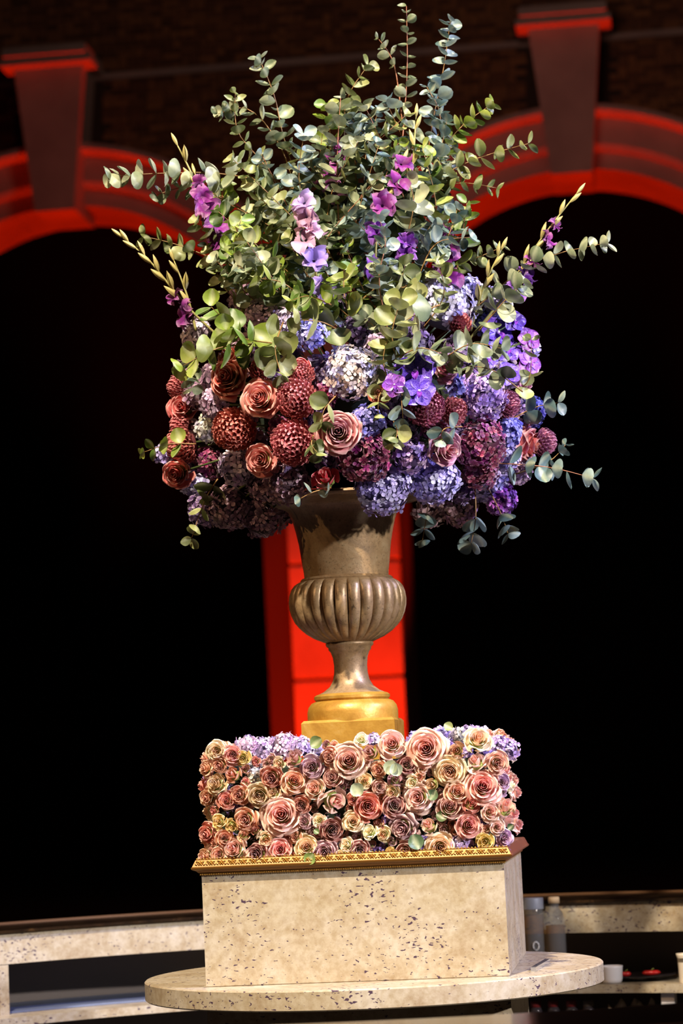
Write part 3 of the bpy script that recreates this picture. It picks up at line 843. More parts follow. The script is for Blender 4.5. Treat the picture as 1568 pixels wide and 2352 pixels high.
OVER = {(800,1748): 'tall oval pale pink rose', (647,1872): 'big blush garden rose with coral heart', (978,1720): 'widest pale pink rose', (1108,1807): 'big ruffled pink rose', (1032,1771): 'broad cream rose with orange heart',
 (1011,1945): 'cream rose with dark orange heart', (901,1709): 'open cream blush rose', (1097,1700): 'tall cream peach rose', (624,1786): 'dark terracotta rose', (675,1794): 'peach rose with curled cream petals', (715,1762): 'greyish mauve rose',
 (723,1813): 'blush rose with pink heart', (765,1838): 'pale half-open rose with big folded petals', (763,1905): 'deep brownish pink rose', (590,1963): 'dark dusky rose', (746,1958): 'lilac mauve rose', (643,1951): 'tightly whorled pink rose',
 (704,1946): 'cream rose with loose petals', (961,1832): 'blush mauve rose with neat whorl', (905,1850): 'dark mauve rose', (934,1755): 'small-hearted dark brown rose', (845,1852): 'full coral peach rose', (926,1901): 'wide mauve peach rose',
 (1076,1895): 'pink rose with crimson heart', (1032,1854): 'dusty peach rose with pointed petals', (1049,1818): 'cupped peach rose', (596,1826): 'tan cream rose with furled heart', (497,1800): 'yellowish tan rose', (564,1882): 'plain salmon rose',
 (539,1951): 'pale pink rose with frilled petals', (811,1887): 'upright cream peach rose', (497,1724): 'cream rose at the upper corner', (535,1734): 'pink rose tilted upwards', (1142,1752): 'pale pink rose turned to the flank', (1114,1933): 'small yellow rose by lilac florets',
 (549,1825): 'salmon rose with tight heart', (757,1739): 'orange salmon rose', (764,1785): 'dusty rose with creased petals', (826,1951): 'dark red-hearted rose', (932,1956): 'dusty rose resting on the moulding', (472,1915): 'coral rose at the outer edge',
 (1095,1752): 'cupped blush half-open rose', (1125,1865): 'cream mauve rose', (1158,1857): 'pale pink rose with one big petal'}
SIZE = lambda r: 'large ' if r >= 36 else 'small ' if r <= 18 else ''
STY = {'open': 'rose', 'big': 'rose', 'bud': 'half-open rose', 'spray': 'spray rose'}
placed = []
def vary(c, k=.06):
    m = random.uniform(1 - k, 1 + k)
    return tuple(max(0, min(1, x * m * random.uniform(.95, 1.05))) for x in c)
def front_rose(x, y, r, cn, style, dy=0.0):
    p = on_y(x, y, FY + dy - .010)
    n = Vector((0, -1, 0)) + Vector((random.uniform(-.28, .28), 0, random.uniform(-.22, .28)))
    if x < 510: n.x -= (510 - x) / 40 * .6
    if x > 1130: n.x += (x - 1130) / 40 * .5
    if y < 1740: n.z += (1740 - y) / 60 * .6
    if style == 'bud': n += Vector((random.uniform(-.4, .4), 0, random.uniform(.0, .5)))
    if x > 1150: p.y += .015
    if x < 485: p.y += .02
    c, h = BL[cn]; gy = sum(h)/3; h = tuple(.82*v + .18*gy for v in h)
    placed.append((x, y, r))
    nm = OVER.get((x, y)) or SIZE(r) + NM[cn] + ' ' + STY[style]
    return rose(x, y, r, vary(c), vary(h), nm, p, n, style, 'roses packed round the pedestal')
for a in FRONT: front_rose(*a)
# hydrangea sprigs worked in between the roses
LIL = [(.42, .32, .62), (.56, .42, .70), (.36, .25, .58), (.66, .58, .78)]
LILB = [(.30, .26, .62), (.42, .36, .74), (.22, .18, .52), (.58, .56, .82)]
VIO = [(.20, .12, .44), (.30, .20, .58), (.14, .08, .34)]
WHT = [(.58, .56, .60), (.68, .66, .58), (.44, .42, .60), (.52, .54, .44)]
PKL = [(.56, .40, .58), (.66, .50, .62), (.48, .32, .56)]
BH = [(588,1778,26,WHT,'whitish'),(606,1722,28,LIL,'lilac'),(648,1712,27,PKL,'pinkish lilac'),(690,1716,24,LIL,'lilac'),(726,1722,20,LILB,'blue lilac'),(570,1716,20,PKL,'pinkish lilac'),
      (887,1872,20,VIO,'violet'),(968,1938,22,VIO,'violet'),(1062,1938,34,LIL,'lilac'),(1142,1945,22,PKL,'pinkish lilac'),(596,1890,17,PKL,'pinkish lilac'),(550,1856,15,VIO,'violet'),
      (1146,1712,22,LIL,'lilac'),(1050,1690,18,WHT,'whitish'),(1016,1686,16,LILB,'blue lilac'),(772,1945,16,VIO,'violet'),(870,1948,18,VIO,'violet'),(1100,1893,14,LILB,'blue lilac'),(947,1705,14,LIL,'lilac'),
      (1170,1722,22,LIL,'lilac'),(660,1905,12,PKL,'pinkish lilac'),(858,1700,14,LIL,'lilac'),(1130,1826,12,VIO,'violet')]
for (x, y, r, cs, nm) in BH:
    p = on_y(x, y, FY + (.025 if y > 1730 else .05))
    placed.append((x, y, r * .8))
    hydrangea(x, y, r, cs, nm + ' hydrangea sprig', p, Vector((random.uniform(-.2, .2), -1, .35 if y < 1730 else .1)), 'hydrangea sprigs among the pedestal roses', fs=8.5)
# roses that fill the remaining gaps
rnd = random.Random(5)
cand = [(x, y) for x in range(486, 1160, 6) for y in range(1712, 1980, 6)]
rnd.shuffle(cand)
def yb(x): return 1992 - (x - 460) * .037
def yt(x): return 1712 - (x - 470) * .02
gaps = []
for rmin in (14, 10, 8):
    for (x, y) in cand:
        if y > yb(x) - 8 or y < yt(x): continue
        d = min(math.hypot(x - a, y - b_) - c for a, b_, c in placed)
        if d > rmin * .55:
            r = min(19, max(d * 1.25, 11))
            cn = rnd.choice(['salmon', 'peach', 'tan', 'coral', 'dusty'] if x < 700 else ['dusty', 'terra', 'mauve', 'peach', 'dark'] if x < 1050 else ['lilac', 'mauve', 'blush', 'pale'])
            if rnd.random() < .22 and r < 16:
                cs, nm = rnd.choice([(VIO, 'violet'), (LIL, 'lilac')])
                placed.append((x, y, r))
                hydrangea(x, y, r, cs, nm + ' hydrangea sprig', on_y(x, y, FY + .03), Vector((0, -1, .1)), 'hydrangea sprigs among the pedestal roses', fs=8.5)
            else:
                front_rose(x, y, r, cn, 'spray' if r < 15 else 'open', .014)
# right flank and back rim of the block
for (yy, zz, r, cn, st) in [(-.25, .215, 24, 'pale', 'open'), (-.27, .125, 22, 'pink', 'open'), (-.26, .04, 26, 'pale', 'bud'), (-.16, .235, 20, 'peach', 'open'), (-.17, .16, 25, 'pink', 'open'), (-.15, .075, 20, 'lilac', 'open'),
        (-.05, .225, 22, 'blush', 'open'), (-.06, .14, 22, 'pale', 'open'), (-.04, .05, 25, 'pink', 'bud'), (.06, .215, 18, 'peach', 'open'), (.07, .12, 20, 'white', 'spray'), (.08, .035, 20, 'pale', 'open'),
        (.18, .22, 22, 'dusty', 'open'), (.19, .13, 22, 'pale', 'open'), (.17, .05, 20, 'pink', 'open'), (.29, .20, 22, 'blush', 'open'), (.29, .10, 22, 'pale', 'open'), (.28, .02, 22, 'pink', 'open')]:
    p = Vector((PH - .004, yy, RZ0 + zz)); q = to_px(p)
    c, h = BL[cn]
    rose(q[0], q[1], r, vary(c), vary(h), SIZE(r) + NM[cn] + ' ' + STY[st] + ' on the shaded flank', p, Vector((1, random.uniform(-.4, .1), random.uniform(-.1, .4))), st, 'roses on the flank of the block')
for (x_, y_, r, cs, nm) in [(-.25, -.20, 30, LIL, 'lilac'), (-.15, -.24, 30, PKL, 'pinkish lilac'), (.16, -.24, 26, LILB, 'blue lilac'), (.27, -.2, 28, LIL, 'lilac'), (-.28, 0, 30, PKL, 'pinkish lilac'), (.28, .02, 30, LIL, 'lilac'), (.19, -.1, 26, LIL, 'lilac'), (-.20, -.06, 26, LILB, 'blue lilac')]:
    p = Vector((x_, y_, RZ1 - .022)); q = to_px(p)
    hydrangea(q[0], q[1], r, cs, nm + ' hydrangea head on top of the block', p, Vector((0, -.2, 1)), 'hydrangea on top of the rose block', fs=9)
for (x_, y_, r, cn) in [(-.31, -.27, 26, 'peach'), (-.32, -.12, 24, 'salmon'), (.31, -.15, 24, 'blush'), (.32, .12, 24, 'pale'), (-.32, .1, 24, 'coral')]:
    p = Vector((x_, y_, RZ1 - .02)); q = to_px(p)
    rose(q[0], q[1], r, *BL[cn], NM[cn] + ' rose on top of the block', p, Vector((x_*2, -.3, 1)), 'open', 'roses on top of the rose block')
for k in range(20):          # the flank turned away from the camera, dressed the same way
    yy, zz = -.27 + (k % 5) * .135 + (.03 if (k // 5) % 2 else -.02), .03 + (k // 5) * .062
    p = Vector((-PH + .014, yy, RZ0 + zz)); q = to_px(p); cn = ['peach', 'salmon', 'tan', 'coral', 'dusty', 'cream', 'blush'][k % 7]
    c, h = BL[cn]
    rose(q[0], q[1], 30, vary(c), vary(h), NM[cn] + ' rose on the flank turned away', p, Vector((-1, -.1, .1)), 'open', 'roses on the flank turned away')
# leaves tucked between the roses
def tuck_leaf(px, py, L, ang, col, yy=FY - .022, desc='rounded green leaf'):
    p = on_y(px, py, yy)
    x = Vector((math.cos(ang), 0, math.sin(ang))); nz = Vector((random.uniform(-.3, .3), -1, .3)); nz = (nz - x*nz.dot(x)).normalized()
    m = Matrix((x, nz.cross(x), nz)).transposed().to_4x4(); m = Matrix.Translation(p) @ m @ Matrix.Scale(L*PX, 4)
    o = obj('leaf_sprig', EUC[0], None, m, col)
    reg(o, px, py, desc, 'leaf', 'leaves among the pedestal roses')
tuck_leaf(712, 1715, 30, .55, (.16, .22, .08), FY - .03)
tuck_leaf(905, 1745, 34, -2.0, (.30, .36, .24), FY - .03)
tuck_leaf(903, 1752, 30, -1.2, (.34, .42, .34), FY - .035)
tuck_leaf(808, 1800, 32, -.9, (.30, .36, .24), FY - .03)
tuck_leaf(702, 1985, 28, .9, (.20, .30, .08), FY - .03)
tuck_leaf(985, 1838, 26, .9, (.10, .18, .09))
tuck_leaf(946, 1915, 36, -1.2, (.08, .14, .07))
tuck_leaf(1165, 1905, 16, .6, (.04, .08, .04))
tuck_leaf(1000, 1870, 26, -.4, (.07, .11, .04))
tuck_leaf(1040, 1675, 22, 2.6, (.25, .30, .12), FY + .02)
tuck_leaf(720, 1905, 14, -.7, (.10, .16, .05))
# ================================================================ URN BOUQUET
FCX, FCY = 822, 935
rx, ry_, rz = .405, .37, .285
ball = B().lathe([(.05, -.20), (.18, -.18), (.27, -.11), (.30, 0), (.27, .06), (.18, .10), (.06, .12)], 24).obj('added_foam_core', FOAM, None, Matrix.Translation(at(FCX, FCY + 0, 0)), True)  # added core that keeps light from passing through the bouquet
tag(ball, 'dark foam core added in the urn mouth to block light through the bouquet', 'floral foam')
B().lathe([(.085, -.26), (.088, -.25), (.088, -.15), (.09, -.05)], 20).obj('foam_neck', FOAM, ball, None, True)
def dome_pt(px, py, inset=0.0):
    u = (px - FCX) / 945. / rx; v = -(py - FCY) / 945. / rz
    q = u*u + v*v
    dep = -ry_ * math.sqrt(max(.0, 1 - q)) if q < 1 else 0.03
    nrm = _r * (u / rx * rx) + Vector((0, 0, 1)) * (v * .8) + (-_h) * max(.25, math.sqrt(max(0, 1 - q)))
    return at(px, py, dep + inset), nrm.normalized()
LV = [(.38, .33, .72), (.50, .45, .82), (.30, .25, .62), (.60, .58, .86)]
PALEB = [(.72, .68, .86), (.80, .76, .88), (.56, .54, .84), (.45, .42, .78)]
MAUV = [(.50, .34, .52), (.60, .44, .60), (.42, .27, .44)]
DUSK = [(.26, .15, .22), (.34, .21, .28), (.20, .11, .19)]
BURG = [(.22, .02, .08), (.32, .035, .11), (.13, .012, .07), (.24, .03, .16)]
BLUE = [(.045, .06, .42), (.07, .09, .55), (.03, .03, .30)]
BLV = [(.14, .14, .60), (.22, .22, .72), (.30, .30, .76)]
PURP = [(.24, .04, .38), (.32, .07, .46), (.18, .03, .32)]
CREAMB = [(.62, .50, .48), (.34, .36, .74), (.50, .50, .80), (.66, .58, .62)]
VPK = [(.34, .20, .58), (.46, .30, .66), (.26, .15, .56), (.54, .38, .60)]
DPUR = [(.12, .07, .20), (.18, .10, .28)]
WGR = [(.52, .50, .52), (.62, .64, .50), (.40, .38, .52)]
HYD = [(1018,712,70,PALEB,'big pale lilac'),(806,856,62,CREAMB,'big cream and blue'),(1106,908,60,VPK,'violet and pink'),(603,737,42,MAUV,'dusty mauve'),(662,752,40,[(.62,.52,.76),(.72,.62,.80),(.46,.40,.74)],'pale lilac'),
 (716,782,34,BLV,'bright blue'),(457,778,38,[(.60,.52,.62),(.70,.62,.68),(.48,.38,.52)],'pale pinkish'),(563,700,38,DUSK,'dusky brownish'),(492,925,34,MAUV,'greyish mauve'),(478,985,30,WGR,'whitish green'),
 (543,1072,44,[(.42,.32,.48),(.62,.54,.62),(.32,.22,.38)],'mauve and white'),(483,1062,38,BURG,'burgundy'),(448,1112,34,LV,'lilac'),(378,1042,24,LV,'small lilac'),(528,1165,56,DUSK,'large dusky purple'),(602,1192,46,DUSK,'dusky purple'),
 (468,1168,40,DPUR,'very dark purple'),(612,1182,27,LV,'small lilac'),(662,1108,52,DUSK,'dusky mauve brown'),(645,1172,34,DUSK,'shaded dusky'),(836,1050,58,BURG,'burgundy'),(880,1122,62,LV,'big periwinkle'),
 (997,1100,58,LV,'big lilac'),(943,1046,40,VPK,'violet'),(1103,1020,60,BURG,'big crimson'),(1100,1075,48,BURG,'crimson'),(1166,992,34,BLV,'periwinkle blue'),(1163,1050,32,LV,'periwinkle'),(1122,1108,50,LV,'lilac blue'),
 (1216,947,38,BLUE,'deep royal blue'),(985,1175,40,[(.40,.24,.26),(.48,.30,.32),(.32,.18,.24)],'dusky pink'),(1056,1170,42,[(.40,.24,.26),(.48,.30,.32),(.42,.22,.44)],'dusky pink'),(1150,1148,38,PURP,'purple'),(1192,1085,28,MAUV,'pinkish mauve'),
 (1135,705,38,PALEB,'pale lilac'),(1118,752,40,BLV,'blue violet'),(1216,800,26,LV,'small lilac'),(866,655,20,BLV,'small blue violet'),(864,790,24,MAUV,'small mauve'),(735,850,38,DPUR,'dark purple'),(843,968,36,BLV,'blue violet'),
 (1040,884,24,BLV,'small blue'),(930,1000,30,DPUR,'dark purple'),(570,955,26,DUSK,'shaded dusky'),(900,920,28,DPUR,'dark purple'),(1190,1010,30,BLV,'blue violet'),(1080,660,26,LV,'lilac'),(640,980,26,BURG,'deep burgundy'),(750,1050,28,DPUR,'dark purple'),(1000,985,28,BURG,'deep burgundy'),(745,905,30,BURG,'dark burgundy'),(440,1040,26,DPUR,'dark purple'),(600,1120,34,DUSK,'dusky purple'),(1060,1120,34,DPUR,'dark purple')]
for (x, y, r, cs, nm) in HYD:
    p, n = dome_pt(x, y, .03)
    if (x, y) in ((645, 1172), (985, 1175), (1056, 1170)): p = at(x, y, .12)
    if y > 1140 and x < 640: p = at(x, y, -.05)
    if y < 800 and r > 30: p = p - _h * (.06 if x != 1118 else .03)
    if nm in ('very dark purple', 'shaded dusky', 'dark purple', 'deep burgundy', 'dark burgundy'): p = p + _h * .03
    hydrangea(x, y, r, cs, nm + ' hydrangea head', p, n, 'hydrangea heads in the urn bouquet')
UR = [(597,915,42,((.66,.25,.21),(.46,.09,.07)),'coral rose facing out'),(777,993,46,((.56,.20,.22),(.24,.05,.10)),'large mauve pink rose'),(600,1055,37,((.58,.21,.19),(.40,.09,.08)),'dusky coral rose'),
 (1025,1030,40,((.50,.23,.32),(.40,.10,.14)),'dusky lilac pink rose'),(1018,842,37,((.46,.18,.26),(.34,.07,.12)),'mauve rose under the leaves'),(522,868,42,((.48,.085,.055),(.30,.03,.02)),'brick red rose'),
 (525,825,34,((.50,.12,.09),(.30,.03,.03)),'red rose half hidden by broad leaves'),(420,935,38,((.62,.15,.15),(.42,.05,.05)),'coral red rose'),(405,1088,36,((.64,.17,.15),(.40,.05,.04)),'drooping coral rose'),(1200,885,30,((.42,.13,.24),(.20,.02,.05)),'dusky mauve rose'),
 (1212,1018,42,((.58,.15,.18),(.56,.12,.05)),'crimson and coral rose'),(748,1100,32,((.52,.04,.07),(.36,.015,.03)),'crimson rose bud'),(870,905,22,((.50,.10,.05),(.3,.04,.02)),'small orange red rose'),(690,842,20,((.45,.03,.04),(.3,.02,.02)),'small deep red rose')]
for (x, y, r, (c, h), nm) in UR:
    p, n = dome_pt(x, y, -.012)
    if 'bud' in nm: n = (n + Vector((0, 0, .9))).normalized()
    if 'drooping' in nm: n = (n + Vector((0, 0, -.5))).normalized()
    if nm == 'coral red rose': n = (n - _h*.8).normalized()
    if x < 1000 and 'red rose half' not in nm and 'bud' not in nm: n = (n*.6 - _h + Vector((0, 0, .1))).normalized()
    rose(x, y, r, c, h, nm, p, n, 'bud' if 'bud' in nm else ('big' if r > 41 else 'open'), 'roses in the urn bouquet')
CM = (.50, .125, .14)
MU = [(414,888,32,(.46,.11,.12),'rusty chrysanthemum'),(424,1020,46,(.54,.14,.13),'big rust red chrysanthemum'),(538,985,52,(.50,.125,.095),'big copper red chrysanthemum'),(682,915,48,CM,'wine red chrysanthemum'),(602,850,30,CM,'wine red chrysanthemum'),
 (676,1015,54,(.50,.12,.15),'biggest wine red chrysanthemum'),(694,862,30,CM,'wine red chrysanthemum'),(975,935,46,(.40,.09,.17),'burgundy chrysanthemum'),(1040,945,34,(.48,.13,.18),'burgundy chrysanthemum'),(1162,928,34,(.36,.09,.18),'purplish chrysanthemum'),
 (1050,745,33,(.66,.18,.16),'bright coral chrysanthemum'),(1246,1015,34,(.42,.13,.24),'mauve chrysanthemum'),(420,975,32,CM,'wine red chrysanthemum')]
for (x, y, r, c, nm) in MU:
    p, n = dome_pt(x, y, .0)
    if nm.startswith('big copper'): n = (n + _r*.5 ).normalized()
    mum(x, y, r, c, nm, p, n)
V = (.085, .03, .40); VP = (.15, .025, .30)
OR = [(953,852,50,V,'large blue violet orchid'),(962,898,38,V,'violet orchid bloom'),(905,884,28,VP,'magenta violet orchid'),(1140,770,46,V,'large deep violet orchid'),(1180,742,30,V,'small violet orchid'),(1165,808,34,V,'violet orchid bloom'),
 (1213,838,34,VP,'magenta violet orchid'),(1166,862,30,V,'violet orchid bloom'),(1212,784,30,VP,'magenta violet orchid'),(1120,828,26,V,'small violet orchid')]
for (x, y, r, c, nm) in OR:
    p, n = dome_pt(x, y, -.055)
    orchid(x, y, r, c, nm, p - _h*(.03 if x > 1100 else 0), (n*.45 - _h*.8 + Vector((random.uniform(-.3, .3), 0, random.uniform(-.1, .3)))).normalized())
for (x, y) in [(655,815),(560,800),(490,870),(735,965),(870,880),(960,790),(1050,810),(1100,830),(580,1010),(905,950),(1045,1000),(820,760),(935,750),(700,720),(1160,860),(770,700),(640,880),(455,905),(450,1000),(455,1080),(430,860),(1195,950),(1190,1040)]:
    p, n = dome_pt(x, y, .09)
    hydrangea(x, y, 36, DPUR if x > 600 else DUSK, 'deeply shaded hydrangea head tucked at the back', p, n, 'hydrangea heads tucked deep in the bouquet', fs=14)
# gladioli
MG = (.20, .010, .19); MG2 = (.15, .02, .34); PKG = (.55, .30, .46)
fr = (0, 0, 1)
gladiolus([(560,720,-.1),(520,600,-.12),(490,520,-.13),(460,440,-.12),(448,400,-.1)], [(.38,30,MG,(-.3,0,1)),(.5,34,MG,(.4,0,1)),(.58,36,MG,(-.2,.2,1)),(.68,32,MG,(.1,0,1)),(.8,22,MG,(0,.3,1))], 4, 'magenta gladiolus spike')
gladiolus([(740,720,-.24),(728,640,-.26),(712,560,-.27),(704,500,-.26),(698,455,-.25)], [(.18,34,(.30,.20,.62),(.3,-.2,1)),(.36,34,(.30,.20,.62),(0,0,1)),(.52,36,PKG,(-.5,0,1)),(.6,30,PKG,(.6,.1,1)),(.74,34,PKG,(0,0,1)),(.88,28,(.44,.30,.62),(-.1,.2,1))], 0, 'pale pink and lavender gladiolus spike')
gladiolus([(520,790,-.05),(440,715,-.07),(385,650,-.08),(335,590,-.08),(282,546,-.08)], [(.24,34,MG,(-1,-.3,.6)),(.36,24,MG,(-1,.1,.4))], 9, 'outward leaning gladiolus spike with straw coloured buds')
gladiolus([(1060,800,-.05),(1150,690,-.07),(1200,610,-.08),(1260,525,-.08),(1323,446,-.08)], [(.32,36,MG2,(.5,-.1,1)),(.42,34,MG2,(.9,0,.6)),(.52,26,MG,(1,.2,.4)),(.66,30,MG,(1,.1,.5)),(.76,20,MG,(1,.2,.4))], 9, 'outward leaning purple gladiolus with green buds')
gladiolus([(1010,740,-.1),(1020,650,-.13),(1022,590,-.14),(1024,540,-.14)], [(.4,36,MG,(.3,0,1)),(.6,34,MG,(-.2,.1,1)),(.8,32,MG,(.2,0,1)),(.98,22,MG,(0,.3,1))], 0, 'magenta gladiolus spike')
gladiolus([(800,650,-.05),(770,500,-.08),(762,420,-.08),(785,340,-.06)], [(.5,34,(.26,.03,.24),(.3,0,1)),(.66,34,(.30,.04,.28),(-.2,0,1)),(.82,32,(.26,.03,.24),(.1,0,1)),(.97,26,MG,(0,.2,1))], 0, 'dark magenta gladiolus spike')
gladiolus([(870,690,-.2),(862,600,-.22),(870,510,-.24),(900,430,-.22),(925,370,-.2)], [(.2,28,MG2,(-.3,0,1)),(.42,30,MG2,(0,0,1)),(.6,32,MG,(-.2,0,1)),(.76,30,MG,(.3,0,1)),(.92,28,MG,(.1,.2,1))], 3, 'violet gladiolus spike')
gladiolus([(960,690,-.15),(940,610,-.2),(930,560,-.2)], [(.7,28,MG2,(0,0,1)),(.98,24,MG2,(0,.2,1))], 0, 'short violet gladiolus spike')
gladiolus([(1080,760,-.05),(1110,660,-.12),(1150,575,-.14)], [], 6, 'slender budded gladiolus spike')
gladiolus([(940,480,-.1),(948,380,-.13),(955,270,-.13)], [], 5, 'upright budded gladiolus spike')
gladiolus([(470,480,-.02),(440,400,-.04),(408,335,-.05)], [], 3, 'thin budded gladiolus tip')
gladiolus([(450,760,-.06),(430,680,-.06),(400,600,-.06)], [(.25,32,MG,(-.8,0,.7))], 4, 'short magenta gladiolus with buds')
# the stalk of each bouquet flower, running back into the foam
STALK = B().lathe([(.0028, 0), (.0028, 1)], 6).me('stem', mat_once('green_stalk', (.10, .14, .04)), True)
FOAMC = at(FCX, FCY + 20, 0)
for r_ in REG:
    if r_['y'] < 1300 and r_['cat'] in ('rose', 'hydrangea', 'chrysanthemum', 'orchid'):
        mo = r_['o'].matrix_basis; p0 = mo.translation
        tgt = FOAMC + (p0 - FOAMC).normalized() * .12
        dv = tgt - p0
        mw_ = Matrix.LocRotScale(p0, dv.to_track_quat('Z', 'Y'), Vector((1, 1, dv.length)))
        obj('stem', STALK, r_['o'], mo.inverted() @ mw_)
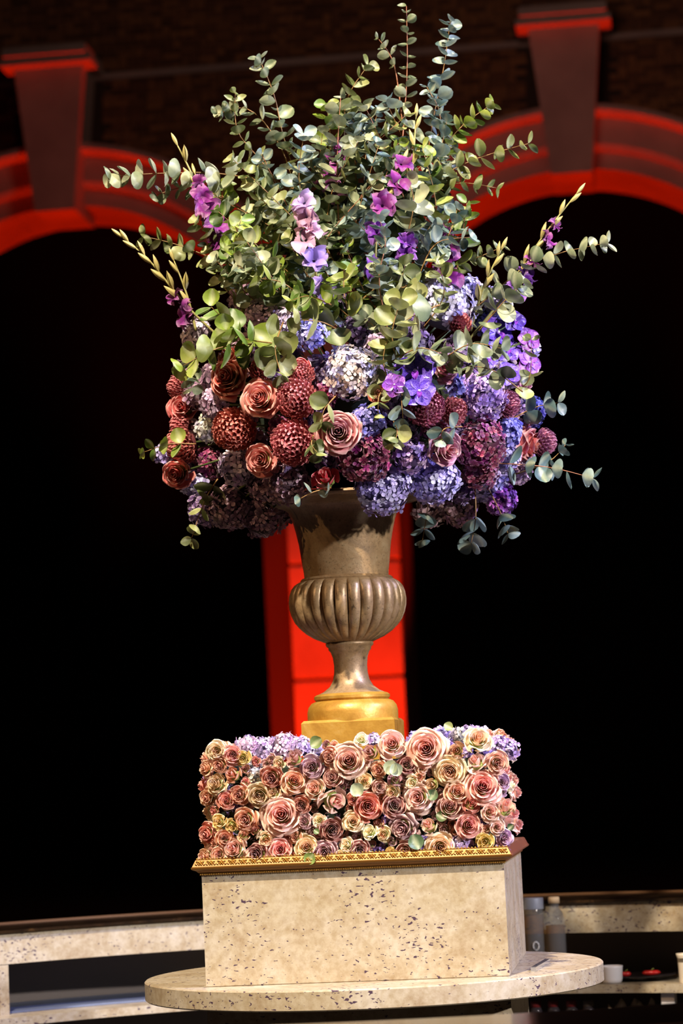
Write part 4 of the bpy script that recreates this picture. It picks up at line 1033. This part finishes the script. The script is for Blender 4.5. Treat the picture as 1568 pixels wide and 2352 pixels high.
# eucalyptus: the stems whose outline shows
EU = [
 ([(900,620,0),(926,300,.0),(935,150,.0),(933,14,.0)], 30, 'grey', 'tallest wiry eucalyptus stem', .42, 36, .001, STEMR),
 ([(925,290,.02),(905,150,.02),(868,88,.02)], 28, 'grey', 'short eucalyptus side shoot', .5, 26, 0, STEMR),
 ([(960,520,.0),(990,300,.0),(1018,160,.0),(1034,48,.0)], 36, 'blue', 'tall blue eucalyptus stem tapering to a fine tip', .35, 24, .4, STEM),
 ([(960,430,-.05),(1000,330,-.05),(1010,260,-.05),(980,200,-.05)], 32, 'blue', 'blue grey eucalyptus stem', .3, 22, .4, STEM),
 ([(720,520,.0),(655,330,.0),(630,220,.0),(595,135,.0)], 38, 'grey', 'pale eucalyptus stem with leafy tip', .3, 26, .4, STEM),
 ([(700,480,.0),(640,330,.0),(570,250,.0),(500,262,.0)], 34, 'grey', 'arching eucalyptus stem', .35, 26, .3, STEM),
 ([(680,470,-.05),(600,370,-.05),(545,300,-.05),(540,215,-.05)], 34, 'olive', 'olive eucalyptus stem', .35, 26, .3, STEM),
 ([(700,440,-.06),(520,400,-.08),(380,398,-.08),(258,404,-.08)], 48, 'grey', 'long level eucalyptus stem reaching over the red arch', .15, 30, .0, STEM),
 ([(620,520,-.02),(480,440,-.04),(420,430,-.04),(360,448,-.04)], 36, 'grey', 'eucalyptus stem drooping at its tip', .2, 26, .2, STEM),
 ([(600,640,.0),(480,590,-.02),(400,560,-.02),(330,543,-.02)], 38, 'olive', 'low olive eucalyptus stem', .25, 28, .1, STEM),
 ([(850,560,-.05),(960,440,-.07),(1080,370,-.08),(1212,330,-.08)], 42, 'olive', 'slender eucalyptus stem crossing the arch moulding', .3, 30, .0, STEM),
 ([(900,480,-.05),(1000,360,-.05),(1060,290,-.05),(1128,240,-.05)], 38, 'bright', 'fresh green eucalyptus stem with yellowish tip', .3, 26, .3, STEM),
 ([(880,500,-.05),(980,440,-.07),(1060,420,-.07),(1140,432,-.07)], 38, 'olive', 'thin eucalyptus stem with spaced leaves', .3, 32, .0, STEM),
 ([(950,820,-.1),(1100,700,-.1),(1230,600,-.1),(1392,558,-.1)], 40, 'grey', 'long eucalyptus stem reaching furthest sideways', .25, 26, .3, STEM),
 ([(930,680,-.12),(1040,610,-.12),(1100,590,-.12),(1156,566,-.12)], 30, 'olive', 'small eucalyptus twig', .4, 26, .0, STEM),
 ([(1060,1060,-.1),(1180,1066,-.1),(1270,1075,-.08),(1360,1098,-.07)], 46, 'blue', 'blue eucalyptus stem jutting from the flowers', .3, 34, .2, STEMR),
 ([(1180,960,-.05),(1230,935,-.05),(1280,925,-.05)], 42, 'blue', 'short eucalyptus twig beside the royal blue hydrangea', .3, 40, .1, STEM),
 ([(1180,1090,-.05),(1260,1060,-.05),(1298,1022,-.05)], 32, 'blue', 'fine eucalyptus twig', .5, 34, .1, STEM),
 ([(450,1020,-.05),(390,1020,-.05),(332,1038,-.05)], 34, 'bright', 'small eucalyptus tip', .3, 26, .4, STEM),
 ([(500,1100,-.1),(470,1150,-.1),(440,1236,-.1)], 38, 'olive', 'drooping eucalyptus tip', .2, 28, .4, STEM),
 ([(985,1120,-.0),(980,1180,.0),(970,1240,.0)], 40, 'blue', 'hanging eucalyptus tip', .5, 28, .4, STEM),
 ([(1090,1120,-.1),(1092,1190,-.1),(1082,1246,-.1)], 42, 'blue', 'hanging blue eucalyptus tip', .5, 30, .3, STEM),
 ([(1120,1120,-.05),(1150,1180,-.05),(1166,1225,-.05)], 38, 'blue', 'thin drooping eucalyptus tip', .5, 30, .0, STEM),
 ([(780,560,-.1),(774,420,-.12),(776,320,-.12),(782,225,-.12)], 46, 'grey', 'dark stemmed eucalyptus with broad pale leaf pairs', .15, 38, .2, STEMR),
 ([(800,450,.0),(790,300,.0),(800,220,.0),(845,150,.0)], 40, 'olive', 'olive eucalyptus stem with rounded leaves', .35, 24, .6, STEM),
 ([(780,450,-.02),(760,320,-.02),(750,240,-.02)], 42, 'bright', 'green eucalyptus stem', .35, 26, .5, STEM),
 ([(850,450,-.05),(850,330,-.05),(870,250,-.05)], 32, 'blue', 'blue eucalyptus cluster', .3, 16, .6, STEM),
 ([(820,460,-.08),(815,340,-.08),(820,270,-.08)], 32, 'blue', 'dense blue eucalyptus cluster', .3, 16, .6, STEM),
 ([(930,520,-.08),(1000,380,-.08),(1025,280,-.08)], 46, 'blue', 'blue eucalyptus stem with large rounded leaves', .35, 28, .7, STEM),
 ([(980,640,-.16),(1030,540,-.18),(1050,480,-.18)], 42, 'blue', 'blue eucalyptus spray', .2, 26, .6, STEM),
 ([(930,560,-.2),(950,470,-.22),(940,420,-.22)], 50, 'grey', 'eucalyptus spray with big round leaves', .2, 28, .9, STEM),
 ([(960,640,-.2),(1000,560,-.22),(1080,545,-.22)], 40, 'blue', 'blue eucalyptus spray', .2, 26, .5, STEM),
 ([(900,800,-.25),(870,650,-.3),(885,560,-.3),(870,500,-.3)], 38, 'blue', 'upright blue grey eucalyptus stem', .3, 26, .4, STEMR),
 ([(640,700,-.2),(600,620,-.24),(560,560,-.26)], 52, 'olive', 'eucalyptus spray with very large dark leaves', .2, 34, .8, STEM),
 # broad-leaved sprigs lying over the flowers
 ([(560,790,-.25),(520,740,-.28),(485,705,-.3)], 52, 'bright', 'broad bright green leaf sprig', .3, 30, .9, STEM),
 ([(580,790,-.32),(500,800,-.33),(420,840,-.33)], 56, 'bright', 'broad green leaf sprig hanging over the red flowers', .1, 30, .8, STEM),
 ([(640,790,-.3),(570,780,-.33),(520,760,-.33)], 56, 'bright', 'broad green leaf sprig', .1, 32, .8, STEM),
 ([(650,740,-.3),(632,800,-.36),(645,860,-.37)], 56, 'olive', 'dark broad leaf sprig hanging down', .2, 32, .9, STEM),
 ([(440,830,-.25),(435,860,-.28),(440,890,-.28)], 34, 'grey', 'pale drooping leaf tip', .2, 22, .6, STEM),
 ([(780,760,-.28),(740,740,-.33),(690,735,-.33)], 58, 'olive', 'large round leaf sprig', .2, 34, .9, STEM),
 ([(800,720,-.28),(790,670,-.33),(790,620,-.33)], 54, 'bright', 'cluster of rounded yellow green leaves', .2, 26, .9, STEM),
 ([(700,690,-.25),(650,650,-.3),(600,640,-.3)], 48, 'bright', 'yellow green leaf sprig', .2, 32, .7, STEM),
 ([(760,700,-.28),(710,680,-.33),(670,690,-.33)], 40, 'bright', 'curling green leaf sprig', .2, 24, .7, STEM),
 ([(920,860,-.34),(900,770,-.38),(920,690,-.38)], 50, 'olive', 'upright leaf sprig', .1, 30, .8, STEM),
 ([(900,900,-.35),(880,830,-.38),(890,780,-.38)], 46, 'olive', 'pale leaf sprig', .2, 28, .8, STEM),
 ([(900,830,-.36),(960,800,-.4),(1010,810,-.4)], 50, 'grey', 'broad grey green leaf sprig', .2, 28, .9, STEM),
 ([(1010,830,-.33),(1080,790,-.36),(1150,800,-.36)], 46, 'grey', 'grey green leaf sprig', .1, 26, .6, STEM),
 ([(1200,900,-.3),(1130,850,-.33),(1060,840,-.34)], 40, 'grey', 'fine leaf sprig', .3, 28, .5, STEM),
 ([(960,640,-.25),(920,660,-.3),(930,610,-.3)], 46, 'olive', 'green leaf sprig', .1, 26, .9, STEM),
 ([(1100,760,-.2),(1150,700,-.24),(1200,650,-.24)], 44, 'grey', 'pointed grey leaf sprig', .2, 30, .4, STEM),
 ([(930,860,-.36),(922,910,-.4),(925,960,-.4)], 42, 'blue', 'blue green sprig hanging over the chrysanthemum', .2, 26, .9, STEM),
 ([(890,880,-.36),(870,910,-.4),(868,950,-.4)], 34, 'olive', 'olive sprig', .3, 24, .9, STEM),
 ([(900,960,-.36),(912,990,-.4),(905,1015,-.4)], 36, 'olive', 'pair of round leaves', .5, 28, .9, STEM),
 ([(770,910,-.38),(745,940,-.4),(738,970,-.4)], 48, 'olive', 'dark and white leaf pair', .3, 34, .8, STEM),
 ([(720,1000,-.38),(715,1020,-.4),(728,1040,-.4)], 34, 'olive', 'small leaf sprig', .2, 26, .8, STEM),
 ([(760,1120,-.3),(720,1130,-.32),(690,1145,-.32)], 30, 'blue', 'small leaves at the lip of the urn', .1, 26, .4, STEM),
 ([(1060,980,-.35),(1020,985,-.38),(1012,1010,-.38)], 34, 'blue', 'small blue leaf sprig', .2, 26, .6, STEM),
 ([(1010,700,-.3),(960,720,-.3),(925,740,-.33)], 52, 'grey', 'grey leaf sprig', .2, 28, .8, STEM),
 ([(1180,900,-.1),(1215,870,-.14),(1220,780,-.14)], 34, 'olive', 'olive leaves beside the orchids', .3, 30, .3, STEM),
]
for (pts, lf, tone, nm, t0, gap, face, rc) in EU:
    broad = lf >= 50 or pts[-1][1] > 600
    euc(pts, lf * 1.12, tone, nm, t0, gap, (3, 1) if 'wiry' in nm else (0, 2) if broad else (0, 1, 2) if lf > 34 else (0, 1, 3), face=face, rcol=rc)
# interior of the thicket
poly = [(440,440),(470,400),(520,345),(600,320),(660,300),(720,300),(760,250),(830,200),(900,235),(1000,270),(1060,320),(1070,400),(1080,480),(1060,560),(1080,640),(1000,680),(880,760),(740,700),(600,660),(470,600),(430,520)]
def inside(x, y):
    c = False; j = len(poly) - 1
    for i in range(len(poly)):
        (xi, yi), (xj, yj) = poly[i], poly[j]
        if (yi > y) != (yj > y) and x < (xj - xi) * (y - yi) / (yj - yi) + xi: c = not c
        j = i
    return c
rnd = random.Random(11); cnt = 0; tips = []
while cnt < 84:
    x, y = rnd.uniform(430, 1090), rnd.uniform(200, 760)
    if not inside(x, y) or (925 < x < 1105 and y > 600) or (520 < x < 750 and y > 670) or any(math.hypot(x-a, y-b_) < 38 for a, b_ in tips): 
        if not inside(x, y) or rnd.random() < .995 or (925 < x < 1105 and y > 600) or (520 < x < 750 and y > 670): continue
    tips.append((x, y))
    dep = rnd.uniform(-.2, .10) - (.10 if y > 480 else 0)
    bx, by = 820 + (x - 820) * .35 + rnd.uniform(-150, 150), y + (860 - y) * .45 + 70
    mx, my = (x + bx)/2 + rnd.uniform(-50, 50), (y + by)/2 - rnd.uniform(-10, 30)
    f = (x - 430) / 660  # bluer to the right: the cool light's tint put into leaf tone
    tone = rnd.choices(['olive', 'grey', 'blue', 'bright'], [2 - f, 2.4, .3 + 2.4*f, .8])[0]
    nm = {'olive': 'olive eucalyptus stem', 'grey': 'grey green eucalyptus stem', 'blue': 'blue green eucalyptus stem', 'bright': 'bright green eucalyptus stem'}[tone] + ' in the thicket'
    euc([(bx, by, dep*.5), (mx, my, dep*.8), (x, y, dep)], rnd.uniform(38, 52), tone, nm, .30, rnd.uniform(21, 28), face=rnd.uniform(.1, .9), group='eucalyptus stems in the thicket', rcol=rnd.choice([STEM, STEM, STEMR]))
    cnt += 1
# ================================================================ BAR ITEMS
def on_ring(px, rr, z):
    a = polar(px, rr); return Vector((rr*math.cos(a), rr*math.sin(a), z))
SHZ = 1.003
p = on_ring(1228, R0 - .05, SHZ)
o = empty('storage_jar', Matrix.Translation(p)); tag(o, 'glass jar with grey metal cap holding amber liquid, on the bar shelf', 'jar')
zt = .262
B().lathe([(.030, 0), (.033, .004), (.033, zt - .05), (.029, zt - .036), (.028, zt - .03)], 28).obj('glass_body', GLASS, o, None, True)
B().lathe([(.027, .006), (.030, .01), (.030, zt - .052)], 24).obj('liquid', AMBER, o, None, True)
autosmooth(B().lathe([(.031, zt - .034), (.0315, zt - .032), (.0315, zt - .002), (.030, zt)], 28).obj('cap', mat('grey_cap', (.30, .33, .42), .35, .5), o, None, True))
b = B(); q = [Vector((.0085*math.cos(t), -.0345, .118 + .0125*math.sin(t))) for t in [2*pi*k/16 for k in range(17)]]
b.tube(q, .0017, 5); b.obj('printed_oval', LABELM, o, Matrix.Rotation(YAW, 4, 'Z'), True)
p = on_ring(1275, R0 - .05, SHZ)
o = empty('glass_bottle', Matrix.Translation(p)); tag(o, 'clear round-shouldered bottle with narrow neck and pale liquid on the bar shelf', 'bottle')
B().lathe([(.028, 0), (.031, .004), (.031, zt - .07), (.027, zt - .052), (.016, zt - .036), (.0145, zt - .03), (.0145, zt - .012), (.0165, zt - .010), (.0165, zt)], 28).obj('glass_body', GLASS, o, None, True)
B().lathe([(.026, .006), (.0285, .01), (.0285, zt - .085)], 24).obj('liquid', AMBER, o, None, True)
B().lathe([(.0170, zt - .018), (.0172, zt - .001), (.015, zt + .001)], 20).obj('stopper', mat('cork', (.50, .36, .22), .7), o, None, True)
p = on_ring(1399, R0 - .05, SHZ)
o = B().lathe([(.018, 0), (.028, .002), (.0315, .012), (.0335, .047), (.0345, .052), (.032, .052), (.030, .014), (.0, .010)], 32, cap=False).obj('white_bowl', WHITEC, None, Matrix.Translation(p), True)
tag(o, 'white ceramic bowl on the bar shelf behind the round disc', 'bowl')
def pl(px, dark=True):
    p = on_ring(px, R0 + .06, SHZ)
    o = B().lathe([(.05, 0), (.07, .003), (.10, .014), (.103, .016), (.100, .017), (.06, .007), (0, .006)], 36, cap=False).obj('plate', DARKGL, None, Matrix.Translation(p), True)
    tag(o, 'dark shallow plate carrying red peppers on the bar shelf', 'plate'); return p
pp = pl(1470)
for (dx, s, nm) in ((-.055, 1.0, 'round red pepper on the dark plate nearer the white bowl'), (.025, 1.25, 'longer red pepper on the dark plate away from the white bowl')):
    o = empty('red_pepper', Matrix.Translation(pp + _r * dx + Vector((0, 0, .012)) - _h * .01))
    B().lathe([(.003, 0), (.010*s, .003), (.0125*s, .009), (.009*s, .015), (.003, .0145)], 16).obj('flesh', REDM, o, Matrix.Diagonal((1.5*s, 1, 1, 1)), True)
    B().tube([Vector((.0, 0, .014)), Vector((.003, 0, .019)), Vector((.008, 0, .021))], .0015).obj('stalk', BUDG, o, None, True)
    tag(o, nm, 'pepper', 'red peppers on the plate')
p = on_ring(1566, R0 - .06, SHZ)
o = B().lathe([(.014, 0), (.016, .003), (.018, .074), (.021, .082), (.022, .088), (.019, .088), (.015, .01), (0, .008)], 24, cap=False).obj('white_beaker', mat('cream_plastic', (.7, .62, .5), .4), None, Matrix.Translation(p), True)
tag(o, 'cream beaker with flared lip at the end of the bar shelf', 'beaker')
a = polar(1547, R0)
br = B().box(-.021, .021, -.01, .01, -.052, -.0, .003); br.box(-.009, .009, -.007, .007, -.095, -.05, .002)
o = br.obj('shelf_bracket', WHITEC, bar, Matrix.Translation((R0*math.cos(a)*.965, R0*math.sin(a)*.965, .978)) @ Matrix.Rotation(a - pi/2, 4, 'Z'))
for i, px in enumerate((1221, 1262, 1303, 1342)):
    p = on_ring(px, R0 - .03, .805)
    o = empty('spice_jar', Matrix.Translation(p))
    B().lathe([(.017, 0), (.019, .003), (.019, .115), (.015, .128)], 20).obj('glass_body', DARKGL, o, None, True)
    B().lathe([(.0165, .128), (.0165, .144), (.014, .147)], 20).obj('lid', mat_once('dull_red', (.16, .012, .012)) if i < 3 else RECESS, o, None, True)
    tag(o, ['dark jar with red lid on the lower shelf, closest to the pedestal', 'dark jar with red lid, second from the pedestal on the lower shelf', 'dark jar with red lid, third from the pedestal on the lower shelf', 'dark jar with black lid on the lower bar shelf'][i], 'jar', 'jars on the lower shelf')
b = B(); p = on_ring(1440, R0 - .0, .805); rr = random.Random(3)
nu, nv = 14, 6; vs = []
for j in range(nv + 1):
    for i in range(nu + 1):
        vs.append((( i/nu - .5) * .14, (j/nv - .5) * .06, .12 + .022*math.sin(i*1.3 + j) + .012*rr.uniform(-1, 1) - .03*abs(j/nv - .5)*2))
b.add(vs, [(j*(nu+1)+i, j*(nu+1)+i+1, (j+1)*(nu+1)+i+1, (j+1)*(nu+1)+i) for j in range(nv) for i in range(nu)])
b.box(-.06, .06, -.025, .025, 0, .10, .01)
o = b.obj('folded_napkin', CLOTH, None, Matrix.Translation(p), True); tag(o, 'crumpled cream napkin pile on the lower bar shelf', 'napkin')
# ================================================================ LABELS
from collections import Counter
def nwords(s): return len(s.split())
cnts = Counter(r['d'] for r in REG)
used = Counter()
anchors = [r for r in REG if cnts[r['d']] == 1]
def rel(a, b):
    dx, dy = a['x'] - b['x'], a['y'] - b['y']
    if abs(dy) > abs(dx) * 1.3: return 'above' if dy < 0 else 'below'
    return 'beside' if abs(dy) < abs(dx) * .45 else ('diagonally above' if dy < 0 else 'diagonally below')
def dist(a, b): return math.hypot(a['x'] - b['x'], a['y'] - b['y'])
def hiddenish(r): return any(k in r['d'] for k in ('on top of', 'flank', 'turned away', 'tucked', 'very dark', 'shaded', 'deep burgundy')) or (r['cat'] == 'eucalyptus' and 'thicket' in r['d'])
anch2 = [r for r in anchors if not hiddenish(r)]
low = lambda r: r['y'] > 1300
WHERE = lambda r: ('along the upper edge' if r['y'] < 1745 else 'just above the gilt moulding' if r['y'] > 1940 else 'in the middle of the block') if low(r) else ''
def clear(r, tests):
    return not any(all(t(o) for t in tests) for o in REG if o is not r and o['d'] == r['d'])
for r in REG:
    opts = []
    if cnts[r['d']] == 1:
        opts.append(r['d'] + (' in the rose block' if low(r) else ' in the urn arrangement'))
    near = sorted((b_ for b_ in anch2 if b_ is not r and low(b_) == low(r)), key=lambda b_: dist(b_, r) + (0 if b_['cat'] != 'eucalyptus' else 60))[:10]
    def mk(b_):
        R_, D_ = rel(r, b_), dist(r, b_)
        return lambda o: rel(o, b_) == R_ and dist(o, b_) < D_ * 1.5 + 20
    T = [(b_, mk(b_)) for b_ in near]
    for b_, t in T:
        if clear(r, [t]): opts.append('%s %s the %s' % (r['d'], rel(r, b_), b_['d']))
    if WHERE(r):
        for b_, t in T[:6]:
            if clear(r, [t, lambda o: WHERE(o) == WHERE(r)]): opts.append('%s %s %s the %s' % (r['d'], WHERE(r), rel(r, b_), b_['d']))
    for b_, t in T[:6]:
        for c_, u in T[:6]:
            if c_ is not b_ and clear(r, [t, u]): opts.append('%s %s the %s, %s the %s' % (r['d'], rel(r, b_), b_['d'], rel(r, c_), c_['d']))
    for b_, t in T: opts.append('%s %s the %s' % (r['d'], rel(r, b_), b_['d']))
    opts = [s_ for s_ in opts if nwords(s_) <= 16] or [r['d'] + ' in the arrangement']
    L = next((s_ for s_ in opts if not used[s_]), opts[0])
    used[L] += 1
    tag(r['o'], L, r['cat'], r['g'])
# ---------------------------------------------------------------- end
